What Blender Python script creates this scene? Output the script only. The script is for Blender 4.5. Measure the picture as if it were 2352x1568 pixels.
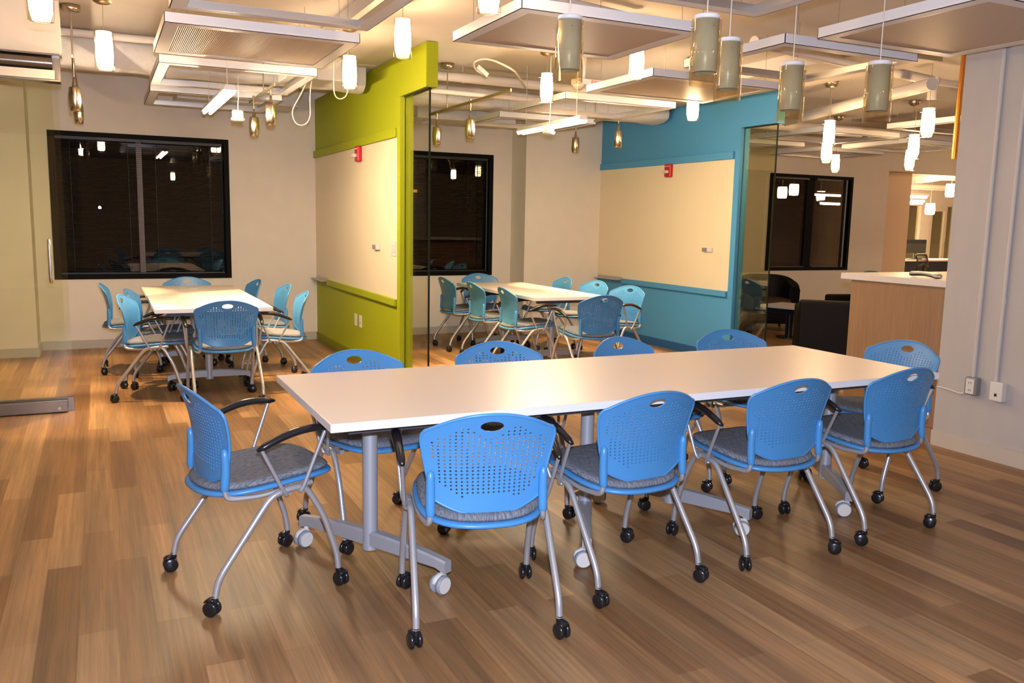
import bpy, math, random
from mathutils import Vector, Matrix, geometry
random.seed(7)
PI = math.pi
scene = bpy.context.scene
COL = scene.collection
for o in list(bpy.data.objects):
    bpy.data.objects.remove(o)

# ------------------------------------------------------------------ camera
def make_camera():
    f, pitch, roll, yaw, h = 1963.0485, -0.1392, 0.0198, -0.4488, 1.4462
    fw = Vector((-math.sin(yaw)*math.cos(pitch), math.cos(yaw)*math.cos(pitch), math.sin(pitch)))
    rt = Vector((math.cos(yaw), math.sin(yaw), 0))
    up = rt.cross(fw)
    r2 = rt*math.cos(roll) + up*math.sin(roll)
    u2 = -rt*math.sin(roll) + up*math.cos(roll)
    cam = bpy.data.cameras.new('camera')
    cam.sensor_fit = 'HORIZONTAL'; cam.sensor_width = 36
    cam.lens = f/2352*36
    cam.clip_start = 0.05; cam.clip_end = 300
    ob = bpy.data.objects.new('camera', cam); COL.objects.link(ob)
    m = Matrix((r2, u2, -fw)).transposed().to_4x4()
    m.translation = Vector((0, 0, h))
    ob.matrix_world = m
    scene.camera = ob
    return fw, r2, u2
FWD, RGT, UPV = make_camera()

# ------------------------------------------------------------------ world, flash, exposure
world = bpy.data.worlds.new('night'); scene.world = world; world.use_nodes = True
world.node_tree.nodes['Background'].inputs[0].default_value = (0.25, 0.35, 0.6, 1)
world.node_tree.nodes['Background'].inputs[1].default_value = 0.004
vs = scene.view_settings
vs.view_transform = 'Standard'; vs.look = 'None'; vs.gamma = 1.0; vs.use_curve_mapping = False
vs.exposure = 0.28
scene.cycles.transparent_max_bounces = 24
scene.cycles.max_bounces = 8
scene.cycles.sample_clamp_indirect = 4.0
scene.cycles.caustics_reflective = False
scene.cycles.caustics_refractive = False
WARM = (1.0, 0.63, 0.32)
NEUT = (1.0, 0.77, 0.50)
def flash():                                     # the camera's own pop-up flash, just above the lens
    l = bpy.data.lights.new('camera_flash', 'SPOT')
    l.energy = 470; l.color = (0.82, 0.91, 1.18); l.shadow_soft_size = 0.025
    l.spot_size = math.radians(100); l.spot_blend = 0.55
    o = bpy.data.objects.new('camera_flash', l); COL.objects.link(o)
    o.location = Vector((0, 0, 1.4462)) + UPV*0.13 + RGT*0.02 + FWD*0.0
    o.rotation_euler = (FWD + UPV*0.02).to_track_quat('-Z', 'Y').to_euler()
flash()

# ------------------------------------------------------------------ materials
def mat(name, col, rough=0.5, metal=0.0, spec=0.5, emit=None, estr=0.0):
    m = bpy.data.materials.new(name); m.use_nodes = True
    b = m.node_tree.nodes['Principled BSDF']
    b.inputs['Base Color'].default_value = (*col, 1)
    b.inputs['Roughness'].default_value = rough
    b.inputs['Metallic'].default_value = metal
    b.inputs['Specular IOR Level'].default_value = spec
    if emit:
        b.inputs['Emission Color'].default_value = (*emit, 1)
        b.inputs['Emission Strength'].default_value = estr
    return m
def nodes(m): return m.node_tree.nodes, m.node_tree.links, m.node_tree.nodes['Principled BSDF']
def add_noise(m, scale=30, amount=0.08, bump=0.0, stretch=(1, 1, 1), detail=4):
    N, L, b = nodes(m)
    tc = N.new('ShaderNodeTexCoord'); mp = N.new('ShaderNodeMapping'); mp.inputs['Scale'].default_value = stretch
    L.new(tc.outputs['Object'], mp.inputs['Vector'])
    n = N.new('ShaderNodeTexNoise'); n.inputs['Scale'].default_value = scale; n.inputs['Detail'].default_value = detail
    L.new(mp.outputs['Vector'], n.inputs['Vector'])
    c = b.inputs['Base Color'].default_value[:3]
    r = N.new('ShaderNodeValToRGB')
    r.color_ramp.elements[0].position = 0.3; r.color_ramp.elements[1].position = 0.7
    r.color_ramp.elements[0].color = (*[x*(1-amount) for x in c], 1)
    r.color_ramp.elements[1].color = (*[min(1, x*(1+amount)) for x in c], 1)
    L.new(n.outputs['Fac'], r.inputs['Fac']); L.new(r.outputs['Color'], b.inputs['Base Color'])
    if bump:
        bp = N.new('ShaderNodeBump'); bp.inputs['Strength'].default_value = bump; bp.inputs['Distance'].default_value = 0.01
        L.new(n.outputs['Fac'], bp.inputs['Height']); L.new(bp.outputs['Normal'], b.inputs['Normal'])
    return m
def floor_mat():
    m = mat('vinyl_planks', (0.3, 0.17, 0.08), 0.42, 0, 0.4)
    N, L, b = nodes(m)
    tc = N.new('ShaderNodeTexCoord'); sp = N.new('ShaderNodeSeparateXYZ'); L.new(tc.outputs['Object'], sp.inputs[0])
    cb = N.new('ShaderNodeCombineXYZ'); L.new(sp.outputs['Y'], cb.inputs['X']); L.new(sp.outputs['X'], cb.inputs['Y'])
    br = N.new('ShaderNodeTexBrick'); L.new(cb.outputs[0], br.inputs['Vector'])
    br.offset = 0.37; br.offset_frequency = 2; br.squash = 1.0
    br.inputs['Scale'].default_value = 1.0; br.inputs['Mortar Size'].default_value = 0.0009
    br.inputs['Brick Width'].default_value = 1.05; br.inputs['Row Height'].default_value = 0.125
    br.inputs['Color1'].default_value = (0.0, 0.0, 0.0, 1); br.inputs['Color2'].default_value = (1, 1, 1, 1)
    br.inputs['Mortar'].default_value = (0.3, 0.3, 0.3, 1); br.inputs['Bias'].default_value = 0.0
    rp = N.new('ShaderNodeValToRGB'); e = rp.color_ramp.elements
    e[0].position = 0.0; e[0].color = (0.205, 0.108, 0.046, 1); e[1].position = 1.0; e[1].color = (0.410, 0.252, 0.122, 1)
    x = e.new(0.5); x.color = (0.290, 0.163, 0.073, 1)
    L.new(br.outputs['Color'], rp.inputs['Fac'])
    mp = N.new('ShaderNodeMapping'); mp.inputs['Scale'].default_value = (60, 1.6, 1); L.new(tc.outputs['Object'], mp.inputs['Vector'])
    n = N.new('ShaderNodeTexNoise'); n.inputs['Scale'].default_value = 1.0; n.inputs['Detail'].default_value = 5; n.inputs['Roughness'].default_value = 0.65
    L.new(mp.outputs[0], n.inputs['Vector'])
    r2 = N.new('ShaderNodeValToRGB'); r2.color_ramp.elements[0].position = 0.32; r2.color_ramp.elements[1].position = 0.68
    r2.color_ramp.elements[0].color = (0.70, 0.70, 0.71, 1); r2.color_ramp.elements[1].color = (1.18, 1.14, 1.08, 1)
    L.new(n.outputs['Fac'], r2.inputs['Fac'])
    mx = N.new('ShaderNodeMix'); mx.data_type = 'RGBA'; mx.blend_type = 'MULTIPLY'; mx.inputs['Factor'].default_value = 1
    L.new(rp.outputs['Color'], mx.inputs['A']); L.new(r2.outputs['Color'], mx.inputs['B'])
    mp3 = N.new('ShaderNodeMapping'); mp3.inputs['Scale'].default_value = (11, 0.35, 1); L.new(tc.outputs['Object'], mp3.inputs['Vector'])
    n3 = N.new('ShaderNodeTexNoise'); n3.inputs['Scale'].default_value = 1.0; n3.inputs['Detail'].default_value = 3
    L.new(mp3.outputs[0], n3.inputs['Vector'])
    r3 = N.new('ShaderNodeValToRGB'); r3.color_ramp.elements[0].position = 0.35; r3.color_ramp.elements[1].position = 0.65
    r3.color_ramp.elements[0].color = (0.76, 0.78, 0.81, 1); r3.color_ramp.elements[1].color = (1.20, 1.16, 1.09, 1)
    L.new(n3.outputs['Fac'], r3.inputs['Fac'])
    m2 = N.new('ShaderNodeMix'); m2.data_type = 'RGBA'; m2.blend_type = 'MULTIPLY'; m2.inputs['Factor'].default_value = 1
    L.new(mx.outputs['Result'], m2.inputs['A']); L.new(r3.outputs['Color'], m2.inputs['B'])
    L.new(m2.outputs['Result'], b.inputs['Base Color'])
    bp = N.new('ShaderNodeBump'); bp.inputs['Strength'].default_value = 0.12; bp.inputs['Distance'].default_value = 0.004
    L.new(n.outputs['Fac'], bp.inputs['Height']); L.new(bp.outputs['Normal'], b.inputs['Normal'])
    return m
def glass_mat(name, tint, ior=1.5, rough=0.0, gain=1.0):
    m = bpy.data.materials.new(name); m.use_nodes = True
    N, L = m.node_tree.nodes, m.node_tree.links
    N.clear()
    out = N.new('ShaderNodeOutputMaterial'); mix = N.new('ShaderNodeMixShader')
    tr = N.new('ShaderNodeBsdfTransparent'); tr.inputs[0].default_value = (*tint, 1)
    gl = N.new('ShaderNodeBsdfGlossy'); gl.inputs['Roughness'].default_value = rough; gl.inputs[0].default_value = (1, 1, 1, 1)
    lw = N.new('ShaderNodeLayerWeight'); lw.inputs['Blend'].default_value = 0.5      # Schlick reflectance, the same from both sides
    pw = N.new('ShaderNodeMath'); pw.operation = 'POWER'; pw.inputs[1].default_value = 5.0
    f0 = ((ior-1)/(ior+1))**2*gain
    ml = N.new('ShaderNodeMath'); ml.operation = 'MULTIPLY_ADD'; ml.inputs[1].default_value = 1-f0; ml.inputs[2].default_value = f0; ml.use_clamp = True
    L.new(lw.outputs['Facing'], pw.inputs[0]); L.new(pw.outputs[0], ml.inputs[0]); L.new(ml.outputs[0], mix.inputs[0])
    L.new(tr.outputs[0], mix.inputs[1]); L.new(gl.outputs[0], mix.inputs[2]); L.new(mix.outputs[0], out.inputs[0])
    return m
def fabric_mat():
    m = mat('grey_fabric', (0.15, 0.165, 0.19), 0.9, 0, 0.15)
    N, L, b = nodes(m)
    tc = N.new('ShaderNodeTexCoord'); mp = N.new('ShaderNodeMapping'); mp.inputs['Scale'].default_value = (420, 45, 45)
    L.new(tc.outputs['Object'], mp.inputs['Vector'])
    n = N.new('ShaderNodeTexNoise'); n.inputs['Scale'].default_value = 1; n.inputs['Detail'].default_value = 2
    L.new(mp.outputs[0], n.inputs['Vector'])
    r = N.new('ShaderNodeValToRGB'); r.color_ramp.elements[0].position = 0.38; r.color_ramp.elements[1].position = 0.62
    r.color_ramp.elements[0].color = (0.105, 0.118, 0.140, 1); r.color_ramp.elements[1].color = (0.235, 0.25, 0.28, 1)
    L.new(n.outputs['Fac'], r.inputs['Fac']); L.new(r.outputs['Color'], b.inputs['Base Color'])
    return m
M = dict(
    floor=floor_mat(),
    wall=add_noise(mat('wall_paint', (0.80, 0.735, 0.635), 0.75, 0, 0.25), 6, 0.02),
    base=mat('vinyl_base', (0.52, 0.47, 0.40), 0.6, 0, 0.3),
    ceil=add_noise(mat('ceiling_paint', (0.62, 0.585, 0.545), 0.85, 0, 0.2), 3, 0.03, 0.15),
    concrete=add_noise(mat('painted_concrete', (0.46, 0.44, 0.42), 0.7, 0, 0.3), 9, 0.03, 0.25, (1, 1, 0.4)),
    green=mat('green_paint', (0.34, 0.395, 0.005), 0.55, 0, 0.3),
    blue=mat('blue_paint', (0.078, 0.32, 0.62), 0.55, 0, 0.3),
    board=mat('whiteboard_paint', (0.83, 0.72, 0.52), 0.35, 0, 0.35),
    laminate=mat('white_laminate', (0.84, 0.745, 0.67), 0.36, 0, 0.45),
    laminate_edge=mat('white_edge_band', (0.82, 0.83, 0.86), 0.4, 0, 0.4),
    plastic=mat('blue_plastic', (0.066, 0.262, 0.56), 0.34, 0, 0.45),
    fabric=fabric_mat(),
    steel=mat('silver_paint', (0.50, 0.51, 0.53), 0.32, 0.55, 0.5),
    tablegrey=mat('table_grey', (0.42, 0.44, 0.48), 0.4, 0.3, 0.5),
    black=mat('black_plastic', (0.012, 0.012, 0.014), 0.25, 0, 0.5),
    darkgrey=mat('dark_grey', (0.05, 0.05, 0.055), 0.5),
    castergrey=mat('caster_grey', (0.28, 0.30, 0.35), 0.45),
    white=mat('white_metal', (0.78, 0.78, 0.79), 0.45, 0, 0.4),
    panel=add_noise(mat('panel_infill', (0.56, 0.46, 0.35), 0.5, 0, 0.3), 60, 0.02),
    alu=mat('brushed_aluminium', (0.60, 0.58, 0.55), 0.3, 0.9),
    darksteel=mat('dark_brushed_steel', (0.26, 0.23, 0.20), 0.22, 0.9),
    glassedge=mat('polished_glass_edge', (0.012, 0.02, 0.012), 0.15, 0, 0.6),
    darkblue=mat('dark_blue_base', (0.020, 0.11, 0.28), 0.55, 0, 0.3),
    darkgreen=mat('dark_green_base', (0.20, 0.22, 0.005), 0.55, 0, 0.3),
    conduit=mat('conduit_paint', (0.56, 0.53, 0.50), 0.55, 0, 0.3),
    nickel=mat('brushed_nickel', (0.55, 0.48, 0.38), 0.25, 1.0),
    brass=mat('warm_nickel', (0.50, 0.42, 0.30), 0.35, 1.0),
    lampglass=mat('opal_glass_lit', (0.9, 0.88, 0.82), 0.3, 0, 0.5, WARM, 68.0),
    lampcap=mat('opal_cap_lit', (0.85, 0.78, 0.65), 0.5, 0, 0.4, WARM, 3.0),
    opal=mat('grey_opal_glass', (0.46, 0.47, 0.47), 0.35, 0, 0.5),
    tube=mat('fluorescent_tube', (0.9, 0.9, 0.9), 0.4, 0, 0.4, NEUT, 260.0),
    spotlens=mat('spot_lens', (0.9, 0.8, 0.6), 0.4, 0, 0.4, WARM, 9.0),
    clear=glass_mat('clear_glass', (0.96, 0.97, 0.97), 1.45, 0, 1.0),
    smoke=glass_mat('amber_smoked_glass', (0.955, 0.915, 0.79), 1.5, 0, 1.2),
    pane=glass_mat('green_tinted_glass', (0.980, 0.990, 0.942), 1.5, 0, 1.0),
    amber=glass_mat('bronze_tinted_glass', (0.93, 0.94, 0.80), 1.6, 0, 2.4),
    night=glass_mat('night_window_glass', (0.5, 0.5, 0.5), 1.6, 0, 1.0),
    frame=mat('black_window_frame', (0.004, 0.004, 0.004), 0.6, 0, 0.08),
    blind=mat('black_blind', (0.018, 0.016, 0.016), 0.45, 0, 0.4),
    mullion=mat('bronze_mullion', (0.16, 0.12, 0.11), 0.5, 0, 0.4),
    red=mat('red_plastic', (0.50, 0.012, 0.012), 0.35),
    strobe=mat('strobe_lens', (0.75, 0.72, 0.66), 0.12, 0.2, 0.8),
    device=mat('device_white', (0.70, 0.68, 0.64), 0.45),
    grey=mat('device_grey', (0.22, 0.22, 0.22), 0.45),
    duct=add_noise(mat('duct_wrap', (0.70, 0.67, 0.63), 0.6, 0, 0.3), 14, 0.04, 0.9),
    pipe=mat('pipe_paint', (0.74, 0.69, 0.64), 0.5, 0, 0.35),
    cable=mat('white_cable', (0.70, 0.66, 0.58), 0.5),
    wire=mat('thin_wire', (0.30, 0.28, 0.26), 0.4, 0.6),
    copper=mat('copper', (0.75, 0.30, 0.06), 0.25, 1.0),
    wood=add_noise(mat('maple_laminate', (0.285, 0.168, 0.095), 0.5, 0, 0.35), 1.2, 0.10, 0.0, (60, 60, 3)),
    counter=add_noise(mat('counter_laminate', (0.66, 0.62, 0.60), 0.4, 0, 0.4), 120, 0.08),
    leather=mat('dark_leather', (0.007, 0.0055, 0.005), 0.55, 0, 0.16),
    cushion=mat('brown_cushion', (0.055, 0.026, 0.014), 0.6, 0, 0.3),
    beige=mat('beige_wall', (0.74, 0.56, 0.40), 0.8, 0, 0.2),  # albedo and hue raised to stand in for strong warm light
    mesh=mat('mesh_fabric', (0.015, 0.015, 0.016), 0.6),
    screen=mat('screen', (0.01, 0.012, 0.016), 0.1),
    navy=mat('navy_panel', (0.012, 0.02, 0.05), 0.6),
    city=mat('city_light', (1, 0.5, 0.1), 0.5, 0, 0.5, (1.0, 0.42, 0.06), 6.0),
    redink=mat('red_letters', (0.65, 0.03, 0.02), 0.5),
)

# ------------------------------------------------------------------ mesh helpers
class MB:
    def __init__(s): s.v = []; s.f = []; s.sm = []
    def add(s, vs_, fs, smooth=False):
        b = len(s.v); s.v += [tuple(p) for p in vs_]
        s.f += [tuple(i+b for i in f) for f in fs]; s.sm += [smooth]*len(fs); return s
    def box(s, x0, x1, y0, y1, z0, z1):
        v = [(x, y, z) for z in (z0, z1) for y in (y0, y1) for x in (x0, x1)]
        return s.add(v, [(0, 2, 3, 1), (4, 5, 7, 6), (0, 1, 5, 4), (2, 6, 7, 3), (0, 4, 6, 2), (1, 3, 7, 5)])
    def obox(s, c, ax, sx, sy, sz):           # box about c with rotation matrix ax
        v = [Vector(c) + ax @ Vector((x*sx/2, y*sy/2, z*sz/2)) for z in (-1, 1) for y in (-1, 1) for x in (-1, 1)]
        return s.add(v, [(0, 2, 3, 1), (4, 5, 7, 6), (0, 1, 5, 4), (2, 6, 7, 3), (0, 4, 6, 2), (1, 3, 7, 5)])
    def tube(s, pts, r, n=10, cap=True):
        pts = [Vector(p) for p in pts]; k = len(pts)
        rs = r if isinstance(r, (list, tuple)) else [r]*k
        t0 = (pts[1]-pts[0]).normalized()
        a = t0.orthogonal().normalized(); V = []
        pt = t0
        for i in range(k):
            t = (pts[min(i+1, k-1)]-pts[max(i-1, 0)]).normalized()
            q = pt.rotation_difference(t); a = (q @ a); a = (a - t*a.dot(t)).normalized(); pt = t
            b = t.cross(a)
            for j in range(n):
                th = 2*PI*j/n; V.append(pts[i] + (a*math.cos(th)+b*math.sin(th))*rs[i])
        F = [(i*n+j, i*n+(j+1) % n, (i+1)*n+(j+1) % n, (i+1)*n+j) for i in range(k-1) for j in range(n)]
        s.add(V, F, True)
        if cap: s.add([V[j] for j in range(n)], [tuple(reversed(range(n)))]); s.add(V[-n:], [tuple(range(n))])
        return s
    def ribbon(s, pts, ws, hs, side=(1, 0, 0), n=12, smooth=True):   # elliptical section sweep
        pts = [Vector(p) for p in pts]; k = len(pts); S = Vector(side).normalized(); V = []
        for i in range(k):
            t = (pts[min(i+1, k-1)]-pts[max(i-1, 0)]).normalized(); u = S.cross(t).normalized()
            for j in range(n):
                th = 2*PI*j/n; V.append(pts[i] + S*math.cos(th)*ws[i] + u*math.sin(th)*hs[i])
        F = [(i*n+j, i*n+(j+1) % n, (i+1)*n+(j+1) % n, (i+1)*n+j) for i in range(k-1) for j in range(n)]
        F += [tuple(reversed(range(n))), tuple(range((k-1)*n, k*n))]
        return s.add(V, F, smooth)
    def lathe(s, prof, n=24, c=(0, 0, 0), ax=None, smooth=True):
        ax = ax or Matrix.Identity(3); c = Vector(c); V = []
        for r, z in prof:
            for j in range(n):
                th = 2*PI*j/n; V.append(c + ax @ Vector((r*math.cos(th), r*math.sin(th), z)))
        F = [(i*n+j, i*n+(j+1) % n, (i+1)*n+(j+1) % n, (i+1)*n+j) for i in range(len(prof)-1) for j in range(n)]
        return s.add(V, F, smooth)
    def disc(s, c, r, n=24, ax=None, up=True):
        ax = ax or Matrix.Identity(3); c = Vector(c)
        V = [c + ax @ Vector((r*math.cos(2*PI*j/n), r*math.sin(2*PI*j/n), 0)) for j in range(n)]
        f = tuple(range(n)); return s.add(V, [f if up else tuple(reversed(f))])
    def cyl(s, c, r, h, n=24, ax=None):       # from c upward by h along ax z
        ax = ax or Matrix.Identity(3); c = Vector(c)
        s.lathe([(r, 0), (r, h)], n, c, ax); s.disc(c, r, n, ax, False); s.disc(c + ax @ Vector((0, 0, h)), r, n, ax)
        return s
    def grid(s, fn, nu, nv, smooth=True):
        V = [fn(i/nu, j/nv) for j in range(nv+1) for i in range(nu+1)]
        F = [(j*(nu+1)+i, j*(nu+1)+i+1, (j+1)*(nu+1)+i+1, (j+1)*(nu+1)+i) for j in range(nv) for i in range(nu)]
        return s.add(V, F, smooth)
    def mesh(s, name, m):
        me = bpy.data.meshes.new(name); me.from_pydata(s.v, [], s.f)
        me.polygons.foreach_set('use_smooth', s.sm); me.materials.append(m); me.update(); return me
def link(name, me, parent=None, loc=(0, 0, 0), rz=0.0):
    o = bpy.data.objects.new(name, me); COL.objects.link(o)
    o.location = loc; o.rotation_euler = (0, 0, rz)
    if parent is not None: o.parent = parent
    return o
def obj(name, mb, m, parent=None, loc=(0, 0, 0), rz=0.0, bevel=0.0, seg=2):
    o = link(name, mb.mesh(name, m), parent, loc, rz)
    if bevel:
        b = o.modifiers.new('bevel', 'BEVEL'); b.width = bevel; b.segments = seg; b.limit_method = 'ANGLE'
        b.angle_limit = math.radians(50); b.harden_normals = False
    return o
def tag(o, label=None, cat=None, group=None, kind=None):
    if label: o['label'] = label
    if cat: o['category'] = cat
    if group: o['group'] = group
    if kind: o['kind'] = kind
    return o
def empty(name, loc=(0, 0, 0), rz=0.0, label=None, cat=None, group=None):
    o = bpy.data.objects.new(name, None); COL.objects.link(o)
    o.location = loc; o.rotation_euler = (0, 0, rz); o.empty_display_size = 0.1
    return tag(o, label, cat, group)
def struct(name, mb, m, parent=None, label=None, cat=None, **k):
    o = obj(name, mb, m, parent, **k)
    if parent is None: o['kind'] = 'structure'
    return tag(o, label, cat)
def kids(o): return [c for c in bpy.data.objects if c.parent == o]
def copy_tree(o, parent=None):
    c = o.copy(); COL.objects.link(c)
    if parent is not None: c.parent = parent
    for ch in KIDS.get(o.name, ()): copy_tree(ch, c)
    return c
KIDS = {}
def index_kids(root):
    ks = kids(root); KIDS[root.name] = ks
    for k in ks: index_kids(k)
def fillet(pts, r, k=5):
    P = [Vector(p) for p in pts]; out = [P[0]]
    for i in range(1, len(P)-1):
        a, b, c = P[i-1], P[i], P[i+1]
        d1 = min(r, (a-b).length*0.48); d2 = min(r, (c-b).length*0.48)
        p, q = b+(a-b).normalized()*d1, b+(c-b).normalized()*d2
        for j in range(k+1):
            t = j/k; out.append(p*(1-t)**2 + b*2*t*(1-t) + q*t*t)
    out.append(P[-1]); return out
B = lambda *a: MB().box(*a)

# ------------------------------------------------------------------ the room shell
ZC = 2.90
YB = 10.215                      # back wall behind the green room
XG, XB = 2.316, 5.996            # faces of the green and the blue partition
struct('floor', B(-5, 27, -5, 19.2, -0.1, 0), M['floor'], label='brown wood-look plank floor running through the whole office', cat='floor')
struct('ceiling', B(-5, 27, -5, 19.2, ZC, ZC+0.15), M['ceil'], label='white painted concrete ceiling slab', cat='ceiling')
bm = MB().box(1.62, 2.42, 4.1, 9.6, 2.805, ZC)
struct('trim_1', bm, M['ceil'], label='white boxed ceiling drop along the top of the green wall', cat='ceiling beam')
struct('trim_2', B(5.35, 6.12, 4.9, 9.6, 2.775, ZC), M['ceil'], label='white boxed ceiling drop along the top of the blue wall', cat='ceiling beam')
def wall_with_hole(x0, x1, y0, y1, z1, hx0, hx1, hz0, hz1):
    return (MB().box(x0, hx0, y0, y1, 0, z1).box(hx1, x1, y0, y1, 0, z1)
            .box(hx0, hx1, y0, y1, 0, hz0).box(hx0, hx1, y0, y1, hz1, z1))
WT, WBt = 2.291, 0.747
struct('wall_back', wall_with_hole(-5, 2.37, YB, YB+0.2, ZC, -0.444, 1.337, WBt, WT), M['wall'],
       label='cream back wall around the wide window of the green room', cat='wall')
struct('wall_middle', wall_with_hole(2.37, 4.95, 10.26, 10.46, ZC, 2.75, 4.618, WBt, WT), M['wall'],
       label='cream back wall around the window behind the middle room', cat='wall')
struct('wall_pier', B(4.889, 6.09, 9.8435, 10.26, 0, ZC), M['wall'], label='cream boxed pier standing forward beside the blue wall', cat='wall')
w3 = wall_with_hole(6.0, 12.22, 10.644, 10.844, ZC, 9.603, 11.394, WBt, WT)
w3.box(12.22, 15.5, 10.644, 10.844, 2.43, ZC)
struct('wall_lounge', w3, M['wall'], label='beige lounge wall with a window and a wide opening to the office', cat='wall')
struct('wall_corridor', B(9, 13.96, 11.62, 11.8, 0, ZC), M['beige'], label='warm beige wall seen through the opening past the lounge', cat='wall')
struct('wall_left', B(-5.1, -5, -5, 10.4, 0, ZC), M['wall'])
struct('wall_front', B(-5, 27, -5.1, -5, 0, ZC), M['wall'])
struct('wall_right', B(27, 27.1, -5, 19.2, 0, ZC), M['wall'])
struct('wall_far', B(12, 27, 19.2, 19.3, 0, ZC), M['wall'])
struct('wall_side', B(15.5, 27, 10.644, 10.844, 0, ZC), M['wall'])
struct('wall_bump', B(-2.2, -0.61, 9.755, YB, 0, ZC), M['wall'], label='cream wall projection behind the glass door', cat='wall')
# skirtings
struct('baseboard_back', B(-0.61, XG, YB-0.012, YB, 0, 0.092), M['base'], label='beige vinyl baseboard under the wide window', cat='baseboard')
struct('baseboard_bump', MB().box(-2.2, -0.598, 9.743, 9.755, 0, 0.092).box(-0.61, -0.598, 9.755, YB-0.012, 0, 0.092), M['base'],
       label='beige baseboard around the wall projection behind the glass door', cat='baseboard')
struct('baseboard_middle', MB().box(2.43, 4.889, 10.248, 10.26, 0, 0.092).box(4.877, 4.889, 9.8315, 10.248, 0, 0.092).box(4.889, XB, 9.8315, 9.8435, 0, 0.092),
       M['base'], label='cream baseboard along the back of the middle room', cat='baseboard')

def partition(name, X, y_back, y_jamb, paint, word, tray_y, glassm):
    """coloured partition running in depth with header, white marker panel, jamb and glass sidelight"""
    yf = 6.42 if word == 'green' else 6.60
    top = 2.80 if word == 'green' else 2.775
    zb = 2.465 if word == 'green' else 2.45
    w = struct(name, MB().box(X, X+0.095, y_jamb, y_back, 0, zb).box(X, X+0.095, yf, y_back, zb, top), paint,
               label='bright %s painted partition wall with a cream marker panel' % word, cat='wall')
    obj('jamb', MB().box(X-0.012, X+0.03, y_jamb-0.03, y_jamb+0.05, 0, zb).box(X+0.042, X+0.107, y_jamb-0.03, y_jamb+0.05, 0, zb), paint, w, bevel=0.002)
    obj('marker_panel', B(X-0.004, X, y_jamb+0.05, y_back-0.001, 0.757, 2.14), M['board'], w)['label'] = 'cream marker panel'
    obj('upper_rail', B(X-0.028, X, y_jamb+0.06, y_back-0.01, 2.137, 2.215), paint, w, bevel=0.003)
    obj('chair_rail', B(X-0.034, X, y_jamb+0.06, y_back-0.62, 0.697, 0.757), paint, w, bevel=0.003)
    obj('skirting', B(X-0.012, X, y_jamb+0.05, y_back-0.012, 0, 0.092), M['darkblue' if word == 'blue' else 'darkgreen'], w)['label'] = 'darker %s skirting' % word
    g = struct('window_%d' % (4 if word == 'green' else 5), B(X+0.034, X+0.046, yf+0.03, y_jamb-0.03, 0.004, zb), glassm,
               label='frameless glass side panel at the open end of the %s wall' % word, cat='glass panel')
    obj('polished_edge', B(X+0.033, X+0.047, yf+0.022, yf+0.0299, 0.004, zb-0.012), M['glassedge'], g)['label'] = 'dark polished glass edge'
    obj('channel', B(X+0.025, X+0.055, yf+0.03, y_jamb-0.03, zb-0.012, zb-0.001), M['black'], g)
    t = empty('marker_tray', (X, tray_y, 0.745), 0, 'small aluminium marker tray on the %s wall at the window end' % word, 'marker tray')
    obj('shelf', B(-0.075, 0, -0.29, 0.29, -0.012, -0.004), M['alu'], t, bevel=0.002)
    obj('lip', B(-0.008, -0.001, -0.29, 0.29, -0.004, 0.03), M['alu'], t)
    return w
partition('wall_green', XG, YB, 7.056, M['green'], 'green', 9.91, M['pane'])
partition('wall_blue', XB, 9.8435, 7.13, M['blue'], 'blue', 9.53, M['amber'])

# ------------------------------------------------------------------ windows
def window(n, x0, x1, y, mulls, label, blind_parts):
    root = empty('window_%d' % n, (0, 0, 0)); root['kind'] = 'structure'; tag(root, label, 'window')
    z0, z1, fr = WBt, WT, 0.05
    fm = MB().box(x0-0.005, x0+fr, y-0.012, y+0.06, z0, z1).box(x1-fr, x1+0.005, y-0.012, y+0.06, z0, z1)
    fm.box(x0+fr, x1-fr, y-0.012, y+0.06, z1-fr, z1).box(x0+fr, x1-fr, y-0.012, y+0.06, z0, z0+fr)
    obj('frame', fm, M['frame'], root, bevel=0.003)
    for xm, wd, mt in mulls:
        obj('mullion', B(xm-wd/2, xm+wd/2, y+0.05, y+0.09, z0+fr, z1-fr), M[mt], root)
    obj('pane', B(x0+fr, x1-fr, y+0.092, y+0.098, z0+fr, z1-fr), M['night'], root)
    for bx0, bx1 in blind_parts:
        b = MB(); z = z0+fr+0.03; k = 0
        while z < z1-fr-0.03:
            b.add([(bx0, y+0.005, z+0.0008), (bx1, y+0.005, z+0.0008), (bx1, y+0.029, z-0.0008), (bx0, y+0.029, z-0.0008)], [(0, 1, 2, 3)])
            z += 0.0215
        b.box(bx0, bx1, y+0.003, y+0.032, z1-fr-0.03, z1-fr)
        b.box(bx0, bx1, y+0.005, y+0.03, z0+fr+0.004, z0+fr+0.02)
        for q in (0.16, 0.84):
            xx = bx0+(bx1-bx0)*q; b.box(xx-0.001, xx+0.001, y+0.003, y+0.0045, z0+fr, z1-fr)
        obj('blind', b, M['blind'], root)
    return root
window(1, -0.444, 1.337, YB, [(0.416, 0.055, 'mullion')], 'wide black framed night window in the green room with two blinds', [(-0.38, 0.435), (0.445, 1.27)])
window(2, 2.75, 4.618, 10.26, [], 'black framed night window behind the middle room table', [(2.82, 4.55)])
window(3, 9.603, 11.394, 10.644, [(10.52, 0.16, 'frame')], 'black framed lounge window above the leather armchairs', [(9.67, 10.43), (10.60, 11.14)])

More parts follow.
